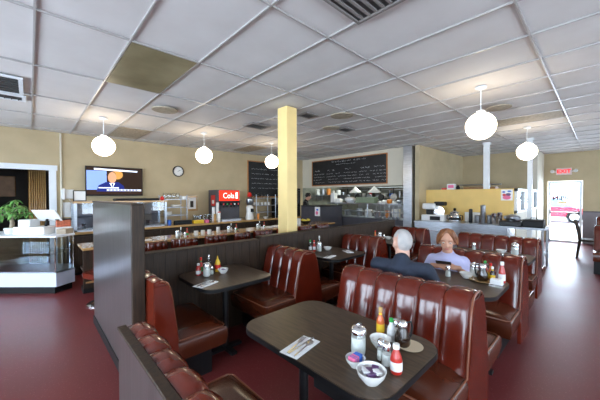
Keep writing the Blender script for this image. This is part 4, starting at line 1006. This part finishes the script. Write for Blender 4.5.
obj('body', lathe(nb(), [(.13,0),(.14,.03),(.13,.18),(.10,.22),(.11,.25),(.04,.30)], 20), 'chrome', t, True); obj('band', lathe(nb(), [(.142,.05),(.136,.12)], 20, cap=False), 'black', t, True); obj('knob', lathe(nb(), [(.03,.30),(.035,.33),(.01,.35)], 12), 'black', t, True)
for k in range(2): obj('handle', tube(nb(), [(0,(-1)**k*.13,.17),(0,(-1)**k*.18,.16),(0,(-1)**k*.18,.06),(0,(-1)**k*.13,.05)], .01, 6), 'black', t)
tag(obj('cutting_board', box(nb(), 8.06, 8.10, 2.08, 2.42, SZ, SZ+.24, .01, 1), 'whiteplastic'), 'white board leaning upright against the yellow wall', 'board')
for k, (y, r, h, m, lb_) in enumerate(((2.20, .04, .32, 'blackmetal', 'slim black pepper mill on the steel counter'), (2.06, .06, .18, 'steel', 'short steel container left of the tall cup tube'), (1.94, .055, .42, 'steel', 'tall steel cup dispenser tube before the yellow wall'), (1.82, .05, .19, 'steel', 'steel container right of the tall cup tube'), (1.72, .055, .24, 'chrome', 'shiny steel container in the row before the yellow wall'), (1.61, .05, .26, 'chrome', 'rightmost shiny steel container before the yellow wall'))):
    t = thing('steel_container', lb_, 'container', (7.78, y, SZ)); obj('body', lathe(nb(), [(r*.9,0),(r,.01),(r,h-.02),(r*1.06,h)], 18), m, t, True); obj('lid', lathe(nb(), [(r*1.0,h),(r*.8,h+.012),(.01,h+.018)], 18), m, t, True)
t = thing('griddle', 'dark countertop griddle with crumpled foil on the steel counter', 'griddle', (7.72, 1.36, SZ)); obj('body', box(nb(), -.25, .25, -.20, .20, 0, .10, .01, 1), 'blackmetal', t)
bm = nb(); ball(bm, (0, 0, .16), (.16, .16, .07), seg=14, rings=8)
for v in bm.verts: v.co += Vector((random.uniform(-.015,.015),)*3)
obj('cover', bm, 'steel', t)
t = thing('tray', 'black deep tray at the right end of the steel counter', 'tray', (7.6, .98, SZ)); bm = nb(); box(bm, -.16, .20, -.17, .17, 0, .14, .02, 2); obj('body', bm, 'black', t); obj('lid', box(nb(), -.17, .21, -.18, .18, .14, .155, .004, 1), 'black', t); obj('handle', tube(nb(), [(-.0,-.05,.155),(0,-.05,.19),(0,.05,.19),(0,.05,.155)], .008, 6), 'black', t)
t = thing('poster', 'small white poster with pink and blue drawing on the yellow wall', 'poster', (8.2, 1.56, 1.42))
obj('sheet', box(nb(), -.005, 0, -.115, .115, 0, .26), 'paper', t)
for (cy, cz, a, b, m) in ((.0, .07, .08, .05, 'pink'), (-.03, .14, .05, .035, 'purple'), (.06, .20, .03, .02, 'bluepl'), (-.05, .215, .04, .02, 'bluepl'), (.05, .13, .035, .03, 'red')):
    bm = nb(); prism(bm, ell(cy, cz, a, b), -.009, -.005, 'x'); obj('drawing', bm, m, t)
t = thing('photo_box', 'white photo box standing on top of the yellow half wall', 'box', (8.26, 2.80, 1.70)); obj('body', box(nb(), -.05, .05, -.10, .10, 0, .15), 'paper', t); obj('picture', box(nb(), -.055, -.05, -.07, .07, .04, .12), 'pink', t)
tag(obj('ornament', lathe(nb(), [(.04,0),(.05,.05),(.02,.11)], 14, (8.26, 2.64, 1.70)), 'black', None, True), 'small black ornament right of the photo box on the yellow half wall', 'ornament')
tag(obj('ornament', box(nb(), 8.2+.02, 8.30, 2.92, 3.05, 1.70, 1.745, .01, 1), 'red'), 'low dark red box left of the photo box on the yellow half wall', 'box')
t = thing('shelf_unit', 'wooden shelf box behind the yellow half wall with a steel rail', 'shelf', (8.9, 1.95, 0)); obj('body', box(nb(), 0, .4, 0, .75, 0, 1.77), 'oak', t); obj('rail', tube(nb(), [(-.05,-.15,1.83),(-.05,.82,1.83)], .018, 8), 'steel', t); obj('rail_post', tube(nb(), [(-.02,.1,1.77),(-.05,.1,1.83)], .01, 6), 'steel', t)
# exit sign
t = thing('exit_sign', 'red lit exit sign with two emergency lamp heads above the door', 'exit sign', (XB, .88, 2.22))
obj('case', box(nb(), -.06, 0, -.19, .19, -.02, .20, .01, 1), 'exitcase', t)
tx = text_bm('EXIT', .165, .003, off=.004); bmesh.ops.transform(tx, matrix=Matrix.Translation((-.064, 0, .09)) @ Matrix.Rotation(-pi/2, 4, 'Z') @ Matrix.Rotation(pi/2, 4, 'X'), verts=tx.verts[:]); obj('lettering', tx, 'exit', t)
obj('bracket', box(nb(), -.04, 0, -.30, .30, .07, .10), 'whiteplastic', t)
for s in (-1, 1): obj('lamp_head', ball(nb(), (-.08, s*.28, .10), .055, seg=14, rings=10), 'whiteplastic', t, True)

# chair by the exit
t = thing('dining_chair', 'dark wooden side chair at the table near the exit door', 'chair', (9.85, .19, 0), R(180), None)
obj('seat', box(nb(), -.21, .21, -.20, .20, .42, .47, .015, 2), 'wood_dark', t)
for sx in (-1, 1):
    obj('leg', tube(nb(), [(sx*.19, .18, 0), (sx*.185, .17, .44)], [.018, .024], 8), 'wood_dark', t)
    obj('leg', tube(nb(), [(sx*.19, -.24, 0), (sx*.185, -.19, .44), (sx*.18, -.22, .70), (sx*.18, -.28, .93)], [.020, .026, .024, .020], 8), 'wood_dark', t)
bm = nb(); box(bm, -.18, .18, -.295, -.265, .84, .94); obj('top_rail', bm, 'wood_dark', t)
for k in range(4): obj('slat', tube(nb(), [(-.12+.08*k, -.20, .47), (-.12+.08*k, -.275, .85)], .009, 6), 'wood_dark', t)
bm = nb(); box(bm, -.18, .18, .155, .175, .25, .28); obj('stretcher', bm, 'wood_dark', t)
sugar_pourer(9.62, -.1, TZ, 'sugar pourer on the table beside the wooden chair')
hot_sauce(9.8, -.08, TZ, 'sauce bottle on the table beside the wooden chair')

# ================================================================ BAKERY CASE AT LEFT
t = thing('bakery_case', 'glass bakery display case with white base at the left', 'display case', (.29, 5.95, 0), 0)
a = Vector((-.724, .69)); b = Vector((.25, .20)); n2 = Vector((.69, .724))
# plan outline: front runs along a, chamfered right end, then back
P0 = Vector((0, 0)); P1 = a*1.7; P2 = P1+n2*.62; P3 = Vector((.24, .62)); P4 = Vector((.25, .19))
pl = [(0,0), tuple(P4), tuple(P3), (-.02, .88), tuple(P2), tuple(P1)]
def inset(pl, d):
    c = sum((Vector(p) for p in pl), Vector((0,0)))/len(pl); return [tuple(Vector(p)+(c-Vector(p)).normalized()*d) for p in pl]
obj('base', prism(nb(), inset(pl, .05), 0, .11), 'black', t)
obj('body', prism(nb(), pl, .11, .33), 'casewhite', t)
obj('trim', prism(nb(), inset(pl, -.006), .33, .338), 'steel', t)
obj('top', prism(nb(), inset(pl, -.012), .90, .925), 'whitepaint', t)
for i in (0, 1, 2, 4, 5):
    p = Vector(inset(pl, .02)[i]); obj('post', tube(nb(), [(p.x, p.y, .338), (p.x, p.y, .90)], .011, 8), 'chrome', t)
def wallseg(p, q, z0, z1, th): 
    d = (Vector(q)-Vector(p)); L = d.length; d.normalize(); m = Vector((-d.y, d.x))*th
    return prism(nb(), [tuple(Vector(p)), tuple(Vector(q)), tuple(Vector(q)+m), tuple(Vector(p)+m)], z0, z1)
ip = inset(pl, .015)
for i, j in ((0, 5), (0, 1), (1, 2)): obj('pane', wallseg(ip[i], ip[j], .338, .90, .004), 'glass', t)
obj('shelf', prism(nb(), inset(pl, .07), .63, .64), 'glass', t)
obj('sliding_door', wallseg(inset(pl, .03)[3], inset(pl, .03)[4], .338, .90, .006), 'glass', t)
obj('deck', prism(nb(), inset(pl, .03), .338, .345), 'steel', t)
def rel(u, v, z): 
    p = Vector((.29, 5.95))+a*u+n2*v; return (p.x, p.y, z)
ang = atan2(a.y, a.x)
# things on the case
t = thing('cash_register', 'white cash register box with a tilted screen on the bakery case', 'cash register', rel(.42, .30, .925), ang)
obj('body', box(nb(), -.10, .42, -.15, .15, 0, .12, .01, 1), 'whiteplastic', t); obj('printer', box(nb(), .18, .38, -.10, .10, .12, .24, .01, 1), 'whiteplastic', t)
bm = nb(); box(bm, -.20, .20, -.008, .008, 0, .24, .004, 1); bmesh.ops.rotate(bm, matrix=Matrix.Rotation(R(-38), 3, 'X'), verts=bm.verts[:]); bmesh.ops.translate(bm, vec=(-.02, -.08, .21), verts=bm.verts[:]); sc = obj('screen', bm, 'whiteplastic', t)
obj('stand', tube(nb(), [(.0, 0, .12), (.0, -.03, .24)], .02, 8), 'black', t)
t = thing('plant', 'small green leafy plant with thick trunk in a pot on the bakery case', 'plant', rel(.98, .28, .925), 0)
obj('pot', lathe(nb(), [(.07,0),(.09,.02),(.10,.09),(.09,.10)], 18), 'white', t, True)
obj('trunk', tube(nb(), [(0,0,.08),(.01,.01,.18),(-.01,0,.30),(.0,0,.34)], [.035,.03,.024,.016], 10), 'trunk', t, True)
random.seed(21)
bm = nb(); bs = nb()
for k in range(17):
    th = 2.4*k; el = random.uniform(-.1, 1.3); L = random.uniform(.10, .27)
    tip = Vector((cos(th)*cos(el), sin(th)*cos(el), sin(el)))*L+Vector((0, 0, .33)); tube(bs, [(0, 0, .32), tuple(tip)], .004, 5)
    for q in range(6):
        a2 = 2*pi*q/6+k; dv = Vector((cos(a2), sin(a2), random.uniform(-1.4, -.3))).normalized(); side = dv.cross(Vector((0,0,1))).normalized(); ll = random.uniform(.11, .17)
        mid = tip+dv*ll*.5+Vector((0,0,.012)); e = tip+dv*ll+Vector((0,0,-.02))
        v = [bm.verts.new(p) for p in (tip, mid+side*.027, e, mid-side*.027)]; c_ = bm.verts.new(mid+Vector((0,0,.006)))
        for i in range(4): bm.faces.new((v[i], v[(i+1) % 4], c_))
lf = obj('foliage', bm, 'leaf', t); obj('branches', bs, 'trunk', t)
t = thing('candy_stand', 'small white rack of orange candy boxes at the right end of bakery case', 'rack', (.42, 6.45, .925), 0)
obj('stand', box(nb(), -.11, .11, -.08, .08, 0, .10, .01, 1), 'whiteplastic', t); obj('candy_boxes', box(nb(), -.10, .10, -.07, .07, .10, .22, .01, 1), 'candy', t); obj('top_tray', box(nb(), -.11, .11, -.08, .08, .22, .235), 'black', t)
tag(obj('cardboard_tray', place(box(nb(), -.08, .08, -.08, .08, 0, .08, .004, 1), rel(.10, .30, .925), ang), 'trunk'), 'shallow brown tray between register and candy rack', 'tray')
tag(obj('packet_pile', place(box(nb(), -.09, .09, -.06, .06, 0, .06, .02, 2), (.45, 6.28, .925), .3), 'paper'), 'pile of white packets in front of the candy rack', 'packets')
# phone and papers on the wall
t = thing('wall_phone', 'white wall telephone beside the doorway trim', 'telephone', (.60, YT, 1.50)); obj('body', box(nb(), -.11, .11, -.05, 0, 0, .20, .01, 1), 'whiteplastic', t); obj('handset', box(nb(), -.09, -.04, -.09, -.05, -.02, .22, .015, 2), 'whiteplastic', t)
random.seed(4); pts = [(.02+.06*sin(k*1.1), -.03, -.02-.045*k) for k in range(9)]; obj('cord', tube(nb(), pts, .006, 6), 'whiteplastic', t)
tag(obj('paper_note', box(nb(), .52, .68, YT-.008, YT-.002, 1.10, 1.42), 'paper'), 'pale paper sheet pinned under the wall telephone', 'paper')
# hallway things
tag(obj('picture_frame', box(nb(), -.75, -.25, 9.96, 10.0, 1.55, 2.05, .01, 1), 'oak'), 'dark framed picture on the hallway wall beyond the doorway', 'picture')
t = thing('curtain', 'tan pleated curtain hanging inside the doorway', 'curtain', (.12, 8.4, 0))
bm = nb(); rows = []
for k in range(33):
    x = -.14+.28*k/32; yv = .03*sin(k*1.55); rows.append((bm.verts.new((x, yv, .02)), bm.verts.new((x, yv, 2.25)), bm.verts.new((x, yv+.006, 2.25)), bm.verts.new((x, yv+.006, .02))))
for k in range(32):
    for i in range(4): bm.faces.new((rows[k][i], rows[k+1][i], rows[k+1][(i+1) % 4], rows[k][(i+1) % 4]))
obj('cloth', bm, 'counterwood', t, True, 0); obj('rod', tube(nb(), [(-.2,0,2.27),(.2,0,2.27)], .012, 8), 'chrome', t)
# ================================================================ PEOPLE
def remesh(o, vox, it=4, fac=.5):
    m = o.modifiers.new('remesh', 'REMESH'); m.mode = 'VOXEL'; m.voxel_size = vox; m.use_smooth_shade = True
    s = o.modifiers.new('smooth', 'SMOOTH'); s.iterations = it; s.factor = fac
    return o
def soft(name, bm, m, parent, vox=.009, it=5):
    me = D.meshes.new(name); bm.to_mesh(me); bm.free(); o = D.objects.new(name, me); C.objects.link(o); me.materials.append(M[m]); o.parent = parent
    return remesh(o, vox, it)
def hand(bm, wrist, fwd, nrm, side, curl=.5):
    """palm, four bent unequal fingers and a thumb leaving the side of the palm; nrm points out of the back of the hand"""
    w_ = Vector(wrist); f = Vector(fwd).normalized(); n_ = Vector(nrm); n_ = (n_-f*n_.dot(f)).normalized(); s = f.cross(n_)*side
    pc = w_+f*.045; rot = Matrix((f, s, n_)).transposed()
    ball(bm, pc, (.055, .040, .017), rot=rot.to_3x3(), seg=14, rings=10)
    cap(bm, w_-f*.02, w_+f*.03, .026, .024)
    for k, (off, L) in enumerate(((.030, .070), (.010, .080), (-.010, .075), (-.030, .058))):
        p = w_+f*.085+s*off; ang = 0
        for q, fr in enumerate((.45, .32, .23)):
            ang += curl*(.55 if q == 0 else .8); d = f*cos(ang)-n_*sin(ang)+s*off*.8
            e = p+d.normalized()*L*fr; cap(bm, p, e, .0098-.0008*q, .0092-.0008*q); p = e
    p = w_+f*.035+s*.030; d = (f*.6+s*.75-n_*.3).normalized(); e = p+d*.035; cap(bm, p, e, .0125, .011)
    d = (f*.9+s*.25-n_*.5*curl-n_*.15).normalized(); cap(bm, e, e+d*.032, .011, .009)
def head_parts(Mh, female):
    """head in its own frame: +x forward, origin at the skull centre"""
    bm = nb(); k = .94 if female else 1
    ball(bm, (-.012*k, 0, .018), (.096*k, .076*k, .098*k)); ball(bm, (.020*k, 0, -.035), (.066*k, .056*k, .078*k))
    ball(bm, (.048*k, 0, -.088*k), (.030, .032, .022)); ball(bm, (.070*k, 0, -.028*k), (.020, .034, .045))
    for s in (-1, 1): ball(bm, (.062*k, s*.034, -.030*k), (.022, .022, .022)); ball(bm, (.066*k, s*.030, .026*k), (.018, .026, .009))
    cap(bm, (.078*k, 0, .018*k), (.098*k, 0, -.022*k), .008, .0125); ball(bm, (.090*k, .010, -.026*k), .008); ball(bm, (.090*k, -.010, -.026*k), .008)
    ball(bm, (.083*k, 0, -.050*k), (.010, .022, .006)); ball(bm, (.081*k, 0, -.060*k), (.011, .019, .007))
    for s in (-1, 1):
        ball(bm, (-.008, s*.078*k, -.008), (.018, .009, .030)); ball(bm, (-.004, s*.074*k, -.030), (.010, .008, .012))
    cap(bm, (-.015, 0, -.05), (-.025, 0, -.115), .054*k, .050*k)
    bmesh.ops.transform(bm, matrix=Mh, verts=bm.verts[:]); return bm
def join(a, b):
    me = D.meshes.new('tmp'); b.to_mesh(me); b.free(); a.from_mesh(me); D.meshes.remove(me)
def person(label, loc, az, head_az, head_pitch, cfg):
    t = thing('person', label, 'person', loc, az)
    H = Vector(cfg['head']); Mh = Matrix.Translation(H) @ Matrix.Rotation(head_az, 4, 'Z') @ Matrix.Rotation(head_pitch, 4, 'Y') @ Matrix.Diagonal((1.04, 1.04, 1.04, 1))
    fem = cfg['female']; skin = cfg['skin']; g = cfg.get('girth', 1)
    bm = head_parts(Mh, fem)
    # torso core beneath the clothes, arms and legs: one continuous figure
    NB = Vector(cfg['neck']); cap(bm, NB, H+Vector((-.02, 0, -.07)), .055, .05)
    ball(bm, cfg['hip'], (.12*g, .15*g, .12)); ball(bm, cfg['belly'], (.12*g, .145*g, .16)); ball(bm, cfg['chest'], (.09*g, .14*g, .12))
    S = cfg['sh']
    for s, A in ((1, cfg['armL']), (-1, cfg['armR'])):
        sh = Vector((S[0], s*S[1], S[2])); el, wr, fw, nr, cu = A
        cap(bm, (S[0], 0, S[2]-.02), sh, .05, .045); cap(bm, sh, el, .045*g, .038); cap(bm, el, wr, .038*g, .024); hand(bm, wr, fw, nr, s, cu)
    for s in (1, -1):
        hp, kn, an = cfg['legs'][s]; cap(bm, hp, kn, .07, .05); cap(bm, kn, an, .048, .034)
    soft('body', bm, skin, t, .0062, 3)
    # clothing
    bm = nb()
    ball(bm, cfg['hip'], (.15*g, .185*g, .10)); ball(bm, cfg['belly'], (.145*g, .175*g, .17)); ball(bm, cfg['chest'], (.125*g, .185*g, .155))
    cap(bm, (S[0], -S[1]*.80, S[2]-.012), (S[0], S[1]*.80, S[2]-.012), .068, .068)
    cap(bm, (S[0]-.005, 0, S[2]-.02), NB+Vector((-.005, 0, .0)), .11, .074)
    for s, A in ((1, cfg['armL']), (-1, cfg['armR'])):
        sh = Vector((S[0], s*S[1], S[2]-.01)); el = Vector(A[0]); wr = Vector(A[1]); e2 = sh.lerp(el, cfg['sleeve']) if cfg['sleeve'] <= 1 else el
        cap(bm, (S[0], s*S[1]*.7, S[2]-.01), sh, .068, .064); cap(bm, sh, e2, .064*g, .054*g)
        if cfg['sleeve'] > 1: cap(bm, el, el.lerp(wr, cfg['sleeve']-1), .054*g, .042*g)
    soft('shirt', bm, cfg['shirt'], t, .010, 6)
    bm = nb(); ball(bm, Vector(cfg['hip'])-Vector((0, 0, .02)), (.145*g, .175*g, .085))
    for s in (1, -1):
        hp, kn, an = cfg['legs'][s]; cap(bm, hp, kn, .088, .068); cap(bm, kn, Vector(an)+Vector((0, 0, .04)), .066, .052)
    soft('trousers', bm, 'jeans', t, .011, 5)
    for s in (1, -1):
        hp, kn, an = cfg['legs'][s]; an = Vector(an); bm = nb(); cap(bm, (an.x-.03, an.y, .045), (an.x+.14, an.y, .036), .042, .034); soft('shoe', bm, 'black', t, .008, 3)
    # eyes, brows and hair
    def inhead(name, b, m, sm=True):
        bmesh.ops.transform(b, matrix=Mh, verts=b.verts[:]); return obj(name, b, m, t, sm)
    k = .94 if fem else 1
    for s in (-1, 1):
        e = inhead('eye', ball(nb(), (.0725*k, s*.031, .008), (.012, .0135, .0052), seg=12, rings=8), 'white')
        obj('pupil', (lambda b: (bmesh.ops.transform(b, matrix=Mh, verts=b.verts[:]), b)[1])(ball(nb(), (.0825*k, s*.031, .006), (.003, .0062, .0050), seg=10, rings=6)), 'black', e)
        inhead('eyebrow', tube(nb(), [(.083*k, s*.016, .030), (.084*k, s*.033, .035), (.072*k, s*.050, .030)], .0035, 6), cfg['hairmat'])
    inhead('lips', ball(nb(), (.091*k, 0, -.0545), (.006, .021, .0075), seg=14, rings=8), 'lips')
    bm = nb()
    if cfg['hair'] == 'short':       # thin close cropped hair, ears and forehead free
        rows = []; NU, NV = 40, 14
        for i in range(NU):
            a = 2*pi*i/NU; lo = (-.95 if abs(a-pi) < 1.25 else (.36 if abs(a-pi) < 1.8 else 1.02)); row = []
            for j in range(NV+1):
                el = lo+(1.45-lo)*j/NV; rr = 1.045
                row.append(bm.verts.new((-.012+.096*rr*cos(el)*cos(a), .076*rr*cos(el)*sin(a), .018+.098*rr*sin(el))))
            rows.append(row)
        for i in range(NU):
            for j in range(NV): bm.faces.new((rows[i][j], rows[(i+1) % NU][j], rows[(i+1) % NU][j+1], rows[i][j+1]))
        bm.faces.new([rows[i][NV] for i in range(NU)])
        inhead('hair', bm, cfg['hairmat'])
    else:
        random.seed(12)
        ball(bm, (-.034, 0, .030), (.092, .084, .096))
        for kx in range(30):
            a = R(92+176*kx/29); x, y = cos(a), sin(a)
            p0 = (.05*x-.02, .05*y, .095); p1 = (-.015+.088*x, .085*y, .03+random.uniform(-.01, .01)); p2 = (-.018+.090*x+random.uniform(-.01, .01), .092*y, -.035+random.uniform(-.02, .02) if cfg['hair'] == 'bob' else -.0)
            cap(bm, p0, p1, .020, .020); cap(bm, p1, p2, .020, .014)
        for s in (-1, 1): cap(bm, (.0, s*.01, .118), (.045, s*.052, .075), .018, .014); cap(bm, (.045, s*.052, .075), (.020, s*.082, .0), .014, .013)
        bmesh.ops.transform(bm, matrix=Mh, verts=bm.verts[:]); soft('hair', bm, cfg['hairmat'], t, .006, 2)
    if cfg.get('glasses'):
        bm = nb()
        for s in (-1, 1):
            tube(bm, [(.098, s*(.032+.022*cos(q*pi/5)), .008+.018*sin(q*pi/5)) for q in range(11)], .0016, 5); tube(bm, [(.098, s*.054, .012), (.06, s*.080, .014), (-.005, s*.086, .010)], .0018, 5)
        tube(bm, [(.098, -.010, .010), (.102, 0, .014), (.098, .010, .010)], .0016, 5); inhead('glasses', bm, 'blackmetal')
    return t
M['lips'] = mat('lips', (.45, .12, .10), .45)
# man seen from behind
person('grey haired man in a dark t-shirt seen from behind, seated in the booth', (2.40, 1.235, 0), R(10), R(46), R(4), dict(
    female=False, skin='skin2', girth=1.10, head=(.10, .02, 1.115), neck=(.03, 0, .965), hip=(.075, 0, .57), belly=(.06, 0, .70), chest=(.035, 0, .83), sh=(.01, .215, .915),
    armL=((.13, .27, .72), (.36, .16, .785), (.9, -.4, 0), (0, 0, 1), .35), armR=((.14, -.27, .73), (.37, -.17, .785), (.9, .35, 0), (0, 0, 1), .45), sleeve=.92,
    legs={1: ((.10, .10, .555), (.40, .15, .54), (.40, .15, .09)), -1: ((.10, -.10, .555), (.40, -.13, .54), (.40, -.13, .09))},
    shirt='navy', hair='short', hairmat='greyhair', glasses=True))
# woman facing the camera, looking down at a phone
person('woman with auburn hair in a lavender top, looking down at her phone', (3.40, 1.19, 0), R(194), R(4), R(14), dict(
    female=True, skin='skin', girth=1.06, head=(.07, 0, 1.045), neck=(.0, 0, .885), hip=(.09, 0, .57), belly=(.075, 0, .67), chest=(.03, 0, .765), sh=(-.01, .150, .825),
    armL=((.04, .225, .66), (.24, .11, .80), (.35, -.9, .15), (.5, 0, .8), .75), armR=((.04, -.225, .66), (.24, -.11, .80), (.35, .9, .15), (.5, 0, .8), .75), sleeve=1.35,
    legs={1: ((.10, .10, .555), (.38, .09, .54), (.36, .09, .09)), -1: ((.10, -.10, .555), (.38, -.19, .54), (.36, -.19, .09))},
    shirt='lavender', hair='bob', hairmat='auburn'))
t = thing('phone', 'dark phone held in both hands by the seated woman', 'phone', (3.125, 1.135, .845), R(14))
bm = nb(); box(bm, -.037, .037, -.072, .072, -.004, .004, .003, 2); bmesh.ops.rotate(bm, matrix=Matrix.Rotation(R(35), 3, 'Y'), verts=bm.verts[:]); obj('case', bm, 'black', t)
# cook standing beyond the charcoal cabinet
person('cook with black hair in dark clothes behind the charcoal cabinet', (7.30, 7.42, 0), R(-52), R(4), R(18), dict(
    female=False, skin='skin', girth=1, head=(.10, 0, 1.52), neck=(.02, 0, 1.36), hip=(-.02, 0, .90), belly=(-.01, 0, 1.02), chest=(.0, 0, 1.18), sh=(.0, .185, 1.30),
    armL=((.10, .24, 1.06), (.30, .12, 1.02), (1, -.2, 0), (0, 0, 1), .4), armR=((.10, -.24, 1.06), (.30, -.12, 1.02), (1, .2, 0), (0, 0, 1), .4), sleeve=.9,
    legs={1: ((0, .09, .86), (.02, .10, .48), (0, .10, .09)), -1: ((0, -.09, .86), (.02, -.10, .48), (0, -.10, .09))},
    shirt='black', hair='cap', hairmat='blackhair'))
